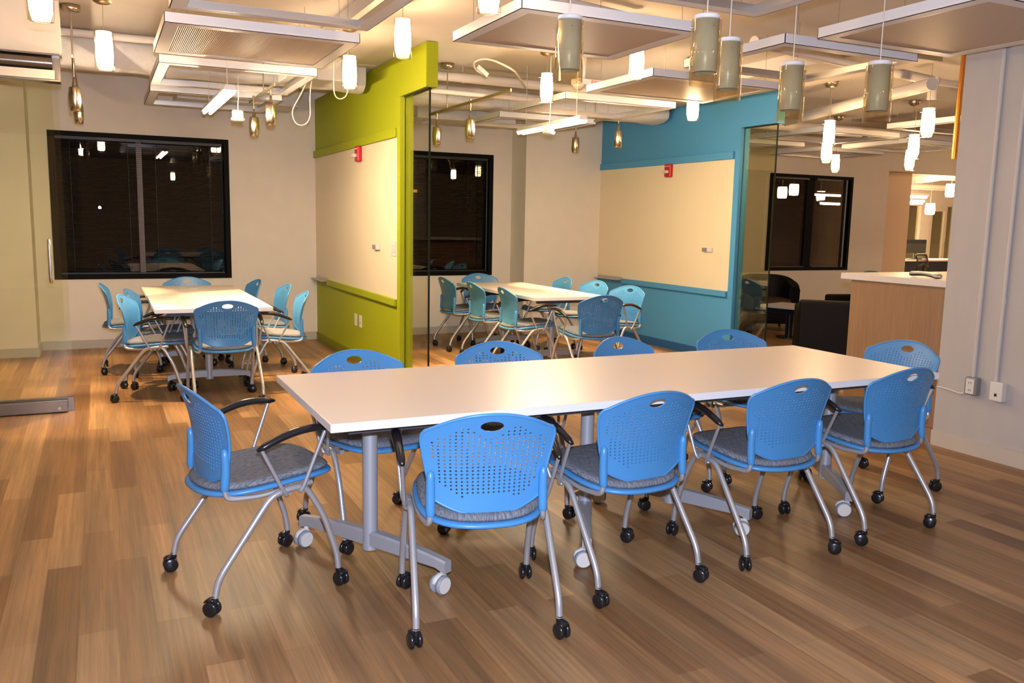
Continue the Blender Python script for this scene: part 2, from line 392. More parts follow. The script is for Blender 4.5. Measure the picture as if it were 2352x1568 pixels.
# distant lights seen through the middle window
bl = empty('distant_building', (18, 56, -8), 0, 'dark distant building with three orange lit spots behind the middle window', 'building')
obj('block', B(-9, 9, 0, 6, 0, 14), M['navy'], bl)
for (x, z) in ((-0.65, 11.55), (0.6, 11.5), (1.25, 11.3)):
    c = MB()
    for i in range(3):
        for j in range(2): c.box(x+i*0.11, x+i*0.11+0.06, -0.2, 0.0, z+j*0.11, z+j*0.11+0.05)
    obj('lit_window', c, M['city'], bl)['label'] = 'orange lit window'

# ------------------------------------------------------------------ glass sliding door and its header
struct('wall_header', B(-5, -0.19, 6.96, 7.10, 2.535, ZC), M['wall'], label='white wall header above the sliding glass door', cat='wall')
d = empty('door_1', (0, 0, 0)); d['kind'] = 'structure'; tag(d, 'frameless greenish sliding glass door with a tubular handle and steel rails', 'door')
obj('glass', B(-1.30, -0.258, 6.925, 6.937, 0.02, 2.42), M['pane'], d)
obj('glass', B(-2.4, -0.222, 6.985, 6.997, 0.05, 2.42), M['pane'], d)
tr = MB().box(-2.6, -0.20, 6.90, 7.02, 2.345, 2.36).box(-2.6, -0.20, 7.0, 7.02, 2.36, 2.534).box(-2.6, -0.20, 6.9, 7.0, 2.52, 2.534)
tr.lathe([(0.045, 0), (0.045, 2.3)], 20, (-2.55, 6.93, 2.47), Matrix.Rotation(PI/2, 3, 'Y'))
obj('track', tr, M['darksteel'], d, bevel=0.002)
obj('track_valance', B(-2.6, -0.235, 6.893, 6.899, 2.36, 2.42), M['brass'], d)
obj('bottom_rail', B(-1.30, -0.265, 6.912, 6.95, 0.008, 0.088), M['darksteel'], d, bevel=0.002)
obj('floor_channel', B(-2.4, -0.222, 6.972, 7.01, 0.0, 0.105), M['darksteel'], d, bevel=0.002)
obj('lock', MB().cyl((-0.318, 6.912, 0.035), 0.012, 0.008, 20, Matrix.Rotation(PI/2, 3, 'X')), M['nickel'], d)
hd = MB().tube(fillet([(-0.325, 6.925, 1.25), (-0.325, 6.86, 1.25), (-0.325, 6.86, 0.96), (-0.325, 6.925, 0.96)], 0.03), 0.0125, 14)
obj('handle', hd, M['alu'], d)

# ------------------------------------------------------------------ concrete wall, conduits, boxes
CX = 5.063
ccw = MB()
ccw.box(CX, CX+1.0, 0.4, 3.88, 0, ZC)
struct('wall_concrete', ccw, M['concrete'], label='grey painted concrete column at the end of the counter', cat='column')
struct('baseboard_concrete', B(CX-0.014, CX, 0.4, 3.88, 0, 0.101), M['base'], label='cream baseboard along the foot of the concrete column', cat='baseboard')
def conduit(y, zbot, ztop, label, kink):
    c = empty('conduit', (CX-0.012, y, 0), 0, label, 'conduit', 'painted conduits on the concrete column')
    obj('pipe', MB().tube([(0, 0, zbot), (0, 0, ztop)], 0.0125, 12), M['conduit'], c)
    obj('coupling', MB().tube([(0, 0, kink), (0, 0, kink+0.035)], 0.017, 12), M['conduit'], c)
conduit(3.61, 0.50, ZC, 'thin painted conduit running down to the grey outlet box', 1.02)
conduit(3.455, 0.49, ZC, 'thin painted conduit running down to the white data box', 1.0)
c = empty('outlet_box', (CX, 3.60, 0.455), 0, 'grey surface outlet box low on the concrete column', 'outlet')
obj('box', B(-0.05, 0, -0.042, 0.042, -0.058, 0.058), M['grey'], c, bevel=0.008)['label'] = 'grey box'
obj('faceplate', B(-0.054, -0.05, -0.028, 0.028, -0.048, 0.048), M['device'], c)['label'] = 'white faceplate'
s = MB()
for z in (-0.024, 0.024):
    for y in (-0.007, 0.007): s.box(-0.055, -0.054, y-0.0015, y+0.0015, z-0.008, z+0.006)
obj('socket', s, M['darkgrey'], c)
c = empty('data_box', (CX, 3.425, 0.452), 0, 'white surface data box with a small blue jack on the column', 'data outlet')
obj('box', B(-0.048, 0, -0.042, 0.042, -0.06, 0.06), M['device'], c, bevel=0.004)
obj('jack', B(-0.0495, -0.048, -0.008, 0.008, -0.03, -0.012), M['navy'], c)['label'] = 'blue jack'
tag(obj('cable', MB().tube(fillet([(CX+0.0, 3.875, 0.40), (CX-0.012, 3.78, 0.40), (CX-0.02, 3.67, 0.385), (CX-0.03, 3.64, 0.42)], 0.05), 0.005, 8), M['cable']),
    'thin cable running along the column to the grey outlet box', 'cable')
tag(obj('copper_pipe', MB().tube([(5.3, 4.085, 1.93), (5.3, 4.085, 2.36), (5.32, 4.085, ZC)], 0.017, 12), M['copper']), 'shiny copper pipe standing behind the concrete column', 'pipe')

# ------------------------------------------------------------------ counter
c = empty('counter', (0, 0, 0), 0, 'tall wood-panelled counter with a pale top beside the concrete column', 'counter')
obj('worktop', B(5.083, 6.9, 3.885, 4.80, 1.066, 1.111), M['counter'], c, bevel=0.002)
obj('front_panel', B(5.105, 6.8, 3.89, 4.712, 0.10, 1.066), M['wood'], c)
obj('plinth', B(5.112, 6.79, 3.89, 4.70, 0, 0.097), M['wood'], c)
h = empty('phone_handset', (5.215, 4.165, 1.111), math.radians(67), 'silver and black curved handset lying on the counter', 'handset')
ps = [(-0.20+0.40*i/14, 0, 0.020+0.012*math.sin(PI*i/14)) for i in range(15)]
obj('body', MB().ribbon(ps, [0.006]+[0.03-0.010*math.sin(PI*i/12) for i in range(13)]+[0.006], [0.006]+[0.017-0.004*math.sin(PI*i/12) for i in range(13)]+[0.006], (0, 1, 0)), M['steel'], h)
obj('underside', MB().ribbon([(p[0]*0.96, 0, p[2]-0.008) for p in ps], [0.005]+[0.031-0.010*math.sin(PI*i/12) for i in range(13)]+[0.005], [0.004]+[0.011]*13+[0.004], (0, 1, 0)), M['black'], h)

# ------------------------------------------------------------------ wall devices
def strobe(x, y, label):
    c = empty('fire_strobe', (x, y, 2.068), 0, label, 'fire alarm strobe', 'red alarm strobes')
    obj('housing', B(-0.045, 0, -0.058, 0.058, -0.075, 0.075), M['red'], c, bevel=0.012, seg=3)
    obj('lens', B(-0.085, -0.045, -0.04, 0.045, -0.035, 0.0), M['strobe'], c, bevel=0.008)['label'] = 'clear strobe lens'
    t = MB()
    for k in range(4): t.box(-0.0462, -0.045, 0.034-k*0.022-0.012, 0.034-k*0.022, 0.04, 0.052)
    obj('lettering', t, M['device'], c)
strobe(XG-0.004, 8.27, 'red fire strobe under the top rail of the green wall')
strobe(XB-0.004, 8.31, 'red fire strobe under the top rail of the blue wall')
def thermostat(x, y, z, label):
    c = empty('thermostat', (x, y, z), 0, label, 'thermostat', 'small wall thermostats')
    obj('base', B(-0.02, 0, -0.035, 0.05, -0.022, 0.026), M['device'], c, bevel=0.004)
    obj('sensor', B(-0.03, -0.001, 0.05, 0.12, -0.018, 0.022), M['grey'], c, bevel=0.003)['label'] = 'grey sensor block'
thermostat(XG-0.004, 7.66, 1.187, 'small grey and white thermostat on the green wall marker panel')
thermostat(XB-0.004, 7.50, 1.182, 'small grey and white thermostat on the blue wall marker panel')
c = empty('light_switch', (XG-0.004, 7.22, 1.19), 0, 'white light switch plate near the open edge of the green wall', 'light switch')
obj('plate', B(-0.006, 0, -0.06, 0.06, -0.062, 0.062), M['device'], c, bevel=0.002)
obj('rocker', B(-0.011, -0.006, -0.045, -0.008, -0.035, 0.035), M['device'], c)
obj('rocker', B(-0.011, -0.006, 0.008, 0.045, -0.035, 0.035), M['device'], c)
for y, lb, dz in ((8.478, 'blank white outlet plate low on the green wall, the one toward the window', 0), (8.30, 'white outlet plate with a dark socket low on the green wall', 1)):
    c = empty('wall_outlet', (XG, y, 0.43), 0, lb, 'outlet', 'outlet plates on the green wall')
    obj('plate', B(-0.006, 0, -0.042, 0.042, -0.06, 0.06), M['device'], c, bevel=0.002)
    if dz: obj('socket', B(-0.0075, -0.006, -0.010, 0.010, -0.025, 0.0), M['grey'], c)

# ------------------------------------------------------------------ the perforated chair
def back_pt(x, z, off=0.0):
    t = (z-0.455)/0.357
    y = -0.197 + 0.020*math.sin(PI*min(1, max(0, t)))*0.9 - 0.062*max(0, t)**1.6 + 0.75*x*x
    return Vector((x, y+off, z))
def back_outline(n=28):
    def ztop(x): return 0.812-0.052*(abs(x)/0.2)**2.1
    def zbot(x): return 0.444+0.056*(abs(x)/0.185)**2.0
    P = []
    for i in range(n+1):                       # top edge, left to right
        x = -0.205+0.41*i/n; P.append((x, ztop(x)))
    for a in (0.35, 0.7, 1.0): P.append((0.205+0.030*math.sin(a*PI/2), ztop(0.205)-0.035*(1-math.cos(a*PI/2))))
    zc = P[-1][1]
    for t in (0.12, 0.3, 0.5, 0.7, 0.88): P.append((0.235-0.040*t**1.2, zc+(0.525-zc)*t))
    P.append((0.195, 0.522)); P.append((0.190, 0.508))
    for i in range(n+1):
        x = 0.183-0.366*i/n; P.append((x, zbot(x)))
    P.append((-0.190, 0.508)); P.append((-0.195, 0.522))
    for t in (0.88, 0.7, 0.5, 0.3, 0.12): P.append((-0.235+0.040*t**1.2, zc+(0.525-zc)*t))
    for a in (1.0, 0.7, 0.35): P.append((-0.205-0.030*math.sin(a*PI/2), ztop(0.205)-0.035*(1-math.cos(a*PI/2))))
    return P
def chair_back():
    V2 = []; E = []; loops = []
    def loop(pts):
        b = len(V2); V2.extend(Vector(p) for p in pts); k = len(pts)
        E.extend((b+i, b+(i+1) % k) for i in range(k)); loops.append(list(range(b, b+k)))
    out = back_outline(); loop(out)
    hc = (0.0, 0.768)
    loop([(hc[0]+0.040*math.cos(2*PI*i/28), hc[1]+0.0185*math.sin(2*PI*i/28)) for i in range(28)])
    ntop = [6, 4, 4, 2, 1, 0, 0, 1, 3, 5, 5, 5, 3, 1, 0, 0, 1, 2, 4, 4, 6]
    nbot = [13, 4, 3, 2, 1, 0, 1, 1, 1, 1, 1, 1, 1, 1, 1, 0, 0, 1, 2, 4, 9]
    holes = []
    for c in range(21):
        x0 = (c-10)*0.0201
        for r in range(21):
            if r < ntop[c]*0.55+1 or r > 20-nbot[c]*0.8: continue
            z = 0.772-r*0.0130
            x = x0*(1-0.10*(r/20.0))
            if abs(x-hc[0]) < 0.056 and z > hc[1]-0.031: continue
            if abs(x) > 0.206-0.03*(r/20.0): continue
            holes.append((x, z))
            loop([(x+0.0038*math.cos(2*PI*i/7+0.3), z+0.0038*math.sin(2*PI*i/7+0.3)) for i in range(7)])
    # filler points so the shell follows its curve
    for i in range(-11, 12):
        for j in range(0, 19):
            x, z = i*0.02, 0.47+j*0.018
            if abs(x) > 0.185: continue
            if z > 0.80-0.052*(abs(x)/0.2)**2 or z < 0.464+0.05*(abs(x)/0.185)**2: continue
            if (x/0.046)**2+((z-hc[1])/0.024)**2 < 1.2: continue
            if any((x-a)**2+(z-b)**2 < 0.0075**2 for a, b in holes): continue
            V2.append(Vector((x, z)))
    v, e, f, *_ = geometry.delaunay_2d_cdt(V2, E, [], 1, 1e-7)
    m = MB()
    T = 0.0065
    front = [back_pt(p.x, p.y) for p in v]; rear = [back_pt(p.x, p.y, -T) for p in v]
    fs = []
    cells = {}
    for h_ in holes: cells.setdefault((round(h_[0]/0.02), round(h_[1]/0.02)), []).append(h_)
    def in_hole(x, z):
        if (x-hc[0])**2/0.040**2+(z-hc[1])**2/0.0185**2 < 1: return True
        i, j = round(x/0.02), round(z/0.02)
        return any((x-a)**2+(z-b)**2 < 0.0038**2 for di in (-1, 0, 1) for dj in (-1, 0, 1) for a, b in cells.get((i+di, j+dj), ()))
    for t in f:
        a, b, c_ = (v[i] for i in t[:3])
        if in_hole((a.x+b.x+c_.x)/3, (a.y+b.y+c_.y)/3): continue
        s = (b.x-a.x)*(c_.y-a.y)-(b.y-a.y)*(c_.x-a.x)
        fs.append(tuple(t) if s > 0 else tuple(reversed(t)))
    m.add(front, [tuple(reversed(t)) for t in fs], True)
    m.add(rear, fs, True)
    for li, L_ in enumerate(loops):            # rims of the outline and of every hole
        k = len(L_); a = [back_pt(V2[i].x, V2[i].y) for i in L_]; b = [back_pt(V2[i].x, V2[i].y, -T) for i in L_]
        if li == 0:
            m.add(a+b, [(i, (i+1) % k, k+(i+1) % k, k+i) for i in range(k)], True)
        else:
            m.add(a+b, [(i, k+i, k+(i+1) % k, (i+1) % k) for i in range(k)], True)
    # rolled edge bead
    pts = [back_pt(p[0]*0.995, p[1], -T/2) for p in out]; pts.append(pts[0])
    m.tube(pts, 0.0062, 6, False)
    return m
def pad(outline, zfun, thick, edge, n=48):
    rings = [(0.001, 0), (0.35, 0), (0.65, 0), (0.85, 0), (0.94, 0), (0.98, -edge*0.35), (1.0, -edge), (1.0, -thick+edge*0.7), (0.97, -thick), (0.6, -thick), (0.001, -thick)]
    V = []
    for s, dz in rings:
        for j in range(n):
            x, y = outline(2*PI*j/n); x *= s; y *= s
            V.append((x, y, zfun(x, y)+dz))
    k = len(rings)
    F = [(i*n+j, (i+1)*n+j, (i+1)*n+(j+1) % n, i*n+(j+1) % n) for i in range(k-1) for j in range(n)]
    return MB().add(V, [tuple(reversed(q)) for q in F], True)
def seat_outline(t, a=0.232, bf=0.280, br=0.248):
    c, s = math.cos(t), math.sin(t)
    e = 2/4.2 if s > 0 else 2/2.5
    x = a*math.copysign(abs(c)**e, c); y = (bf if s > 0 else br)*math.copysign(abs(s)**e, s)
    return x*(1.0 if y < 0 else 1-0.05*(y/bf)), y
def seat_z(x, y):
    return 0.462 + 0.085*y + 0.16*x*x - 0.014*max(0, y/0.28)**4 + 0.35*max(0, -y-0.12)**1.9
def caster_mb():
    m = MB(); ax = Matrix.Rotation(PI/2, 3, 'Y')
    for s in (-1, 1):                          # twin wheels
        x0 = 0.004 if s > 0 else -0.021
        m.lathe([(0.0, 0), (0.018, 0.0005), (0.0225, 0.003), (0.0255, 0.006), (0.0255, 0.013), (0.022, 0.016), (0.0, 0.017)], 20, (x0, -0.012, 0.0257), ax)
    m.ribbon([(0, -0.034, 0.047), (0, -0.024, 0.053), (0, -0.008, 0.055), (0, 0.004, 0.052)], [0.0165, 0.018, 0.016, 0.010], [0.004, 0.006, 0.007, 0.007], n=10)
    m.box(-0.004, 0.004, -0.024, 0.0, 0.02, 0.052)
    m.cyl((0, 0, 0.048), 0.0105, 0.022, 14)
    m.v = [(x*1.12, y*1.12, z*1.12) for x, y, z in m.v]
    return m
def make_chair():
    root = empty('task_chair')
    obj('seat', pad(seat_outline, lambda x, y: seat_z(x, y)-0.018, 0.020, 0.007), M['plastic'], root)
    obj('seat_cushion', pad(lambda t: seat_outline(t, 0.220, 0.268, 0.234), lambda x, y: seat_z(x, y)+0.008, 0.026, 0.014), M['fabric'], root)['label'] = 'grey woven seat cushion'
    obj('backrest', chair_back(), M['plastic'], root)
    for s in (-1, 1):
        zz = [0.445, 0.452, 0.47, 0.50, 0.54, 0.575, 0.596, 0.604]
        pts = [back_pt(s*0.198, max(0.455, z), -0.014) for z in zz]
        for p, z in zip(pts, zz): p.z = z
        obj('sleeve', MB().tube(pts, [0.0125, 0.0155, 0.0165, 0.0165, 0.016, 0.0155, 0.012, 0.004], 14), M['plastic'], root)
        p0 = back_pt(s*0.198, 0.455, -0.014)
        fr = fillet([(s*0.198, p0.y, 0.455), (s*0.202, p0.y+0.004, 0.412), (s*0.217, -0.06, 0.408), (s*0.226, 0.04, 0.422), (s*0.222, 0.15, 0.430)], 0.035)
        obj('seat_rail', MB().tube(fr, 0.0105, 12), M['steel'], root)
        for q, path in (('rear', [(s*0.246, 0.046, 0.424), (s*0.246, -0.022, 0.412), (s*0.252, -0.232, 0.135), (s*0.252, -0.245, 0.070)]),
                        ('front', [(s*0.246, 0.044, 0.424), (s*0.246, 0.110, 0.432), (s*0.249, 0.185, 0.300), (s*0.252, 0.238, 0.135), (s*0.252, 0.245, 0.070)])):
            lg = obj('leg', MB().tube(fillet(path, 0.05), 0.0125, 12), M['steel'], root)
            e_ = path[-1]
            cs = link('caster', CASTER, lg, (e_[0], e_[1], 0.0), random.uniform(0, 6.28))
            cs['label'] = 'black twin-wheel caster'
        ra = fillet([(s*0.238, 0.020, 0.411), (s*0.262, 0.036, 0.402), (s*0.270, 0.010, 0.440), (s*0.284, -0.072, 0.604)], 0.02)
        rf = fillet([(s*0.238, 0.088, 0.422), (s*0.262, 0.084, 0.408), (s*0.270, 0.098, 0.440), (s*0.284, 0.180, 0.648)], 0.02)
        obj('arm_support', MB().tube(ra, 0.0075, 10).tube(rf, 0.0075, 10), M['steel'], root)
        K = 12
        ap = []
        for i in range(K+1):
            t = i/K; ap.append((s*(0.284+0.006*math.sin(PI*t)), -0.088+0.296*t, 0.602+0.048*t+0.030*math.sin(PI*t*0.95)))
        ws = [0.008]+[0.0140+0.013*(i/K)**1.3 for i in range(1, K)]+[0.012]
        hs = [0.006]+[0.0125+0.002*math.sin(PI*i/K) for i in range(1, K)]+[0.006]
        obj('armrest', MB().ribbon(ap, ws, hs), M['black'], root)['label'] = 'black curved armrest'
    obj('seat_crossbar', MB().tube([(-0.244, 0.05, 0.412), (0.244, 0.05, 0.412)], 0.010, 10), M['steel'], root)
    index_kids(root)
    return root
CASTER = caster_mb().mesh('caster', M['black'])
CHAIR = make_chair()
USED = [0]
def chair(x, y, face_deg, label, group):
    """face_deg: direction the sitter looks, degrees counter-clockwise from +X"""
    root = CHAIR if USED[0] == 0 else copy_tree(CHAIR)
    USED[0] += 1
    root.location = (x, y, 0); root.rotation_euler = (0, 0, math.radians(face_deg-90))
    tag(root, label, 'chair', group)
    return root
G1 = 'blue perforated chairs around the long white table'
chair(1.210, 2.776, 77.2, 'blue perforated chair seen from behind, first from the free end of the long table', G1)
chair(1.886, 2.900, 94.7, 'blue perforated chair seen from behind, second from the free end of the long table', G1)
chair(2.644, 2.919, 92, 'blue perforated chair seen from behind, third from the free end of the long table', G1)
chair(3.355, 2.957, 94, 'blue perforated chair seen from behind, closest to the concrete column along the long table', G1)
chair(0.510, 3.415, 12, 'blue perforated chair at the free end of the long table opposite the counter', G1)
chair(1.118, 3.775, -82.5, 'blue chair behind the long table, its top in front of the green wall', G1)
chair(1.826, 3.830, -101.5, 'blue chair behind the long table, its top just beyond the glass panel edge', G1)
chair(2.655, 3.790, -77, 'blue chair behind the long table, its top before the middle room table', G1)
chair(3.410, 3.880, -100.5, 'blue chair behind the long table, its top at the end of the blue wall', G1)
chair(3.910, 3.370, 184.5, 'blue chair at the end of the long table against the wood counter', G1)
G2 = 'blue chairs around the table in the green room'
chair(0.230, 8.70, -3, 'teal-blue chair beside the green room table, nearest the window on the glass door side', G2)
chair(0.430, 7.93, -10, 'teal-blue chair half hidden between two others beside the green room table', G2)
chair(0.365, 7.35, -16, 'blue chair at the open corner of the green room table by the glass door', G2)
chair(0.790, 9.20, -90, 'blue chair at the head of the green room table under the wide window', G2)
chair(0.845, 6.98, 91, 'dark blue chair seen from behind at the open end of the green room table', G2)
chair(1.185, 8.93, 186, 'pale blue chair nearest the window on the green wall side of the table', G2)
chair(1.350, 8.25, 183, 'pale blue chair in the middle of the green wall side of the table', G2)
chair(1.345, 7.45, 176, 'pale blue chair at the open end of the green wall side of the table', G2)
G3 = 'blue chairs around the table in the middle room'
chair(3.705, 9.02, 0, 'shaded blue chair nearest the window in the row beside the glass panel', G3)
chair(3.725, 8.23, -2, 'shaded blue chair in the middle of the row beside the glass panel', G3)
chair(3.750, 7.50, -4, 'shaded blue chair at the open end of the row beside the glass panel', G3)
chair(4.130, 9.33, -92, 'blue chair at the head of the middle room table under the window', G3)
chair(4.030, 6.74, 91, 'dark blue chair turned at an angle at the open end of the middle room table', G3)
chair(4.660, 8.76, 178, 'pale blue chair farthest along the blue wall, only its top edge showing', G3)
chair(4.730, 8.12, 190, 'pale blue chair in the middle along the blue wall', G3)
chair(4.690, 7.36, 196, 'pale blue chair at the open end along the blue wall', G3)
chair(10.42, 9.10, 250, 'grey-blue chair top rising over the counter edge before the beige wall', 'chairs beyond the counter')
chair(11.32, 8.80, 265, 'grey-blue chair top rising behind the handset on the counter', 'chairs beyond the counter')
for o in bpy.data.objects:
    if o.name.startswith('caster'): o.rotation_euler = (0, 0, random.uniform(0, 6.28))

# ------------------------------------------------------------------ tables
def caster_table(dark):
    m = MB(); ax = Matrix.Rotation(PI/2, 3, 'Y')
    for x0 in (-0.027, 0.006):
        m.lathe([(0.0, 0), (0.030, 0.0), (0.0375, 0.004), (0.0375, 0.017), (0.030, 0.021), (0.0, 0.021)], 22, (x0, -0.016, 0.0378), ax)
    return m
def caster_hood():
    m = MB(); m.ribbon([(0, -0.056, 0.05), (0, -0.045, 0.068), (0, -0.02, 0.079), (0, 0.005, 0.074), (0, 0.014, 0.06)], [0.010, 0.012, 0.012, 0.012, 0.010], [0.004, 0.005, 0.006, 0.006, 0.005], n=10)
    m.cyl((0, 0, 0.072), 0.011, 0.035, 14); m.box(-0.006, 0.006, -0.03, 0.004, 0.03, 0.075); return m
TCW = caster_table(0).mesh('wheel', M['castergrey']); TCD = MB(); TCD = caster_table(0).mesh('wheel', M['black'])
TCH = caster_hood().mesh('hood', M['device']); TCHD = caster_hood().mesh('hood', M['black'])
HUBS = [MB().disc((x0, -0.016, 0.0378), 0.032, 22, Matrix.Rotation(PI/2*a, 3, 'Y')).mesh('wheel_cap', M['device']) for x0, a in ((-0.0278, -1), (0.0278, 1))]
def table(x0, x1, y0, y1, bases, label, dark, group=None, grommet=None, under=0.10):
    cx, cy = (x0+x1)/2, (y0+y1)/2
    r = empty('meeting_table', (cx, cy, 0), 0, label, 'table', group)
    a, b = (x1-x0)/2, (y1-y0)/2
    obj('tabletop', B(-a, a, -b, b, 0.7025, 0.735), M['laminate'], r, bevel=0.0022)
    e = MB().box(-a-0.0008, a+0.0008, -b-0.0008, -b+0.001, 0.705, 0.7325).box(-a-0.0008, a+0.0008, b-0.001, b+0.0008, 0.705, 0.7325)
    e.box(-a-0.0008, -a+0.001, -b, b, 0.705, 0.7325).box(a-0.001, a+0.0008, -b, b, 0.705, 0.7325)
    obj('edge_band', e, M['laminate_edge'], r)['label'] = 'white table edge'
    if under:
        obj('underframe', MB().box(-a+0.09, a-0.09, -b+under, -b+under+0.04, 0.667, 0.7025).box(-a+0.09, a-0.09, b-under-0.04, b-under, 0.667, 0.7025), M['darkgrey'], r)
    for (px, py, dx, dy, L1, L2) in bases:
        px -= cx; py -= cy
        d_ = Vector((dx, dy, 0)).normalized()
        obj('column', MB().lathe([(0.034, 0.085), (0.034, 0.10), (0.031, 0.13), (0.031, 0.69)], 24, (px, py, 0)).disc((px, py, 0.085), 0.034, 24, None, False), M['tablegrey'], r)
        obj('mount_plate', B(px-0.08, px+0.08, py-0.12, py+0.12, 0.685, 0.7025), M['darkgrey'], r)
        for sgn, L in ((1, L1), (-1, L2)):
            D = d_*sgn; c0 = Vector((px, py, 0)); sd = D.cross(Vector((0, 0, 1)))
            K = 8; V = []
            for i in range(K+1):
                t = i/K; p = c0 + D*(0.02+(L-0.02)*t)
                zt = 0.165-0.030*t*t; zb_ = 0.105-0.005*t if t < 0.93 else 0.085
                w = 0.026-0.006*t
                for (ss, z) in ((-1, zb_), (1, zb_), (1, zt-0.008), (0.7, zt), (-0.7, zt), (-1, zt-0.008)):
                    q = p + sd*w*ss; V.append((q.x, q.y, z))
            F = [(i*6+j, i*6+(j+1) % 6, (i+1)*6+(j+1) % 6, (i+1)*6+j) for i in range(K) for j in range(6)]
            F += [tuple(reversed(range(6))), tuple(range(K*6, K*6+6))]
            ft = obj('foot', MB().add(V, F), M['tablegrey'], r)
            e_ = c0 + D*(L-0.025)
            ang = random.uniform(0, 6.28) if dark else -2.03+random.uniform(-0.2, 0.2)+(0.75 if px < -1 else 0)
            w_ = link('wheel', TCD if dark else TCW, ft, (e_.x, e_.y, 0), ang)
            h_ = link('caster_hood', TCHD if dark else TCH, ft, (e_.x, e_.y, 0), ang)
            for hub in (() if dark else HUBS): link('wheel_cap', hub, ft, (e_.x, e_.y, 0), ang)['label'] = 'white wheel face'
    if grommet:
        obj('grommet', B(grommet[0]-cx-0.05, grommet[0]-cx+0.05, grommet[1]-cy-0.03, grommet[1]-cy+0.03, 0.735, 0.7365), M['device'], r)
    return r
table(0.697, 3.782, 2.8894, 3.904, [(0.965, 3.33, 0.40, -0.72, 0.42, 0.42), (2.0, 3.33, -0.40, -0.72, 0.42, 0.42),
      (2.50, 3.345, 0.40, -0.72, 0.41, 0.41), (3.545, 3.36, -0.40, -0.72, 0.41, 0.41)],
      'long white table on grey columns with casters across the open area', False)
table(0.35, 1.2246, 6.9586, 9.2953, [(0.785, 7.50, 1, 0.0, 0.33, 0.33), (0.785, 8.75, 1, 0.0, 0.33, 0.33)],
      'white meeting table in the green room in front of the wide window', True, None, (0.79, 8.95))
table(3.6932, 4.5068, 7.1979, 9.1682, [(4.10, 7.60, 1, 0.0, 0.33, 0.33), (4.10, 8.75, 1, 0.0, 0.33, 0.33)],
      'white meeting table in the middle room between glass panel and blue wall', True)

# ------------------------------------------------------------------ hanging ceiling clouds
def cloud(x0, x1, y0, y1, label, solid, z=2.5, ribbed=False):
    r = empty('ceiling_cloud', ((x0+x1)/2, (y0+y1)/2, z), 0, label, 'ceiling panel', 'hanging white ceiling frames')
    a, b, t, h = (x1-x0)/2, (y1-y0)/2, 0.075, 0.056
    f = MB()
    # channel: outer face, bottom flange, inner lip
    for (u0, u1, v0, v1) in ((-a, a, -b, -b+0.004), (-a, a, b-0.004, b), (-a, -a+0.004, -b, b), (a-0.004, a, -b, b)):
        f.box(u0, u1, v0, v1, 0, h)
    for (u0, u1, v0, v1) in ((-a, a, -b, -b+t), (-a, a, b-t, b), (-a, -a+t, -b+t, b-t), (a-t, a, -b+t, b-t)):
        f.box(u0, u1, v0, v1, 0, 0.003)
    obj('frame', f, M['white'], r)
    il = MB()
    for (u0, u1, v0, v1) in ((-a+t, a-t, -b+t, -b+t+0.003), (-a+t, a-t, b-t-0.003, b-t), (-a+t, -a+t+0.003, -b+t, b-t), (a-t-0.003, a-t, -b+t, b-t)):
        il.box(u0, u1, v0, v1, 0, 0.038)
    obj('inner_lip', il, M['alu'], r)['label'] = 'silver inner lip'
    if solid:
        p = MB()
        if ribbed:
            n_ = 90
            for i in range(n_):
                u = -a+t+(2*a-2*t)*i/n_; w = (2*a-2*t)/n_
                p.add([(u, -b+t, 0.007), (u+w*0.5, -b+t, 0.0045), (u+w, -b+t, 0.007), (u, b-t, 0.007), (u+w*0.5, b-t, 0.0045), (u+w, b-t, 0.007)], [(0, 3, 4, 1), (1, 4, 5, 2)])
            p.box(-a+t, a-t, -b+t, b-t, 0.008, 0.011)
        else: p.box(-a+t, a-t, -b+t, b-t, 0.006, 0.010)
        obj('infill_panel', p, M['panel'], r)['label'] = 'tan translucent infill panel'
    for sx in (-1, 1):
        for sy in (-1, 1):
            obj('suspension_wire', MB().tube([(sx*(a-0.12), sy*(b-0.03), h-0.01), (sx*(a-0.12), sy*(b-0.03), ZC-z)], 0.0016, 5), M['wire'], r)
    return r
cloud(0.37, 1.475, 5.27, 6.28, 'ribbed tan ceiling panel in a white frame before the green room', True, ribbed=True)
cloud(0.42, 1.53, 6.65, 7.80, 'open white ceiling frame inside the green room, the one over the fluorescent lamp', False)
cloud(0.44, 1.56, 8.19, 9.22, 'open white ceiling frame deepest inside the green room', False)
cloud(0.37, 1.42, 3.88, 4.92, 'open white ceiling frame in front of the ribbed panel', False)
cloud(1.943, 3.06, 4.0, 4.93, 'large tan ceiling panel in a white frame beyond the long table', True)
cloud(1.99, 3.06, 2.62, 3.57, 'open white ceiling frame over the long table', False)
cloud(3.62, 4.80, 5.28, 6.22, 'tan ceiling panel in a white frame before the middle room', True)
cloud(3.645, 4.80, 6.61, 7.62, 'open white ceiling frame inside the middle room at its open end', False)
cloud(3.715, 4.86, 8.12, 9.05, 'open white ceiling frame deepest inside the middle room', False)
cloud(3.62, 4.72, 3.96, 4.92, 'open white ceiling frame above the counter end of the long table', False)
cloud(3.69, 4.77, 2.72, 3.78, 'tan ceiling panel in a white frame touching the concrete column', True)
cloud(7.25, 8.45, 7.25, 8.30, 'open white ceiling frame nearest in the lounge', False)
cloud(7.25, 8.45, 8.75, 9.80, 'open white ceiling frame beside the lounge wall', False)
cloud(9.0, 10.2, 7.6, 8.65, 'open white ceiling frame in the middle of the lounge', False)
cloud(9.0, 10.2, 9.0, 10.05, 'open white ceiling frame above the lounge window', False)
cloud(7.6, 8.8, 5.7, 6.7, 'open white ceiling frame partly behind the concrete column', False)

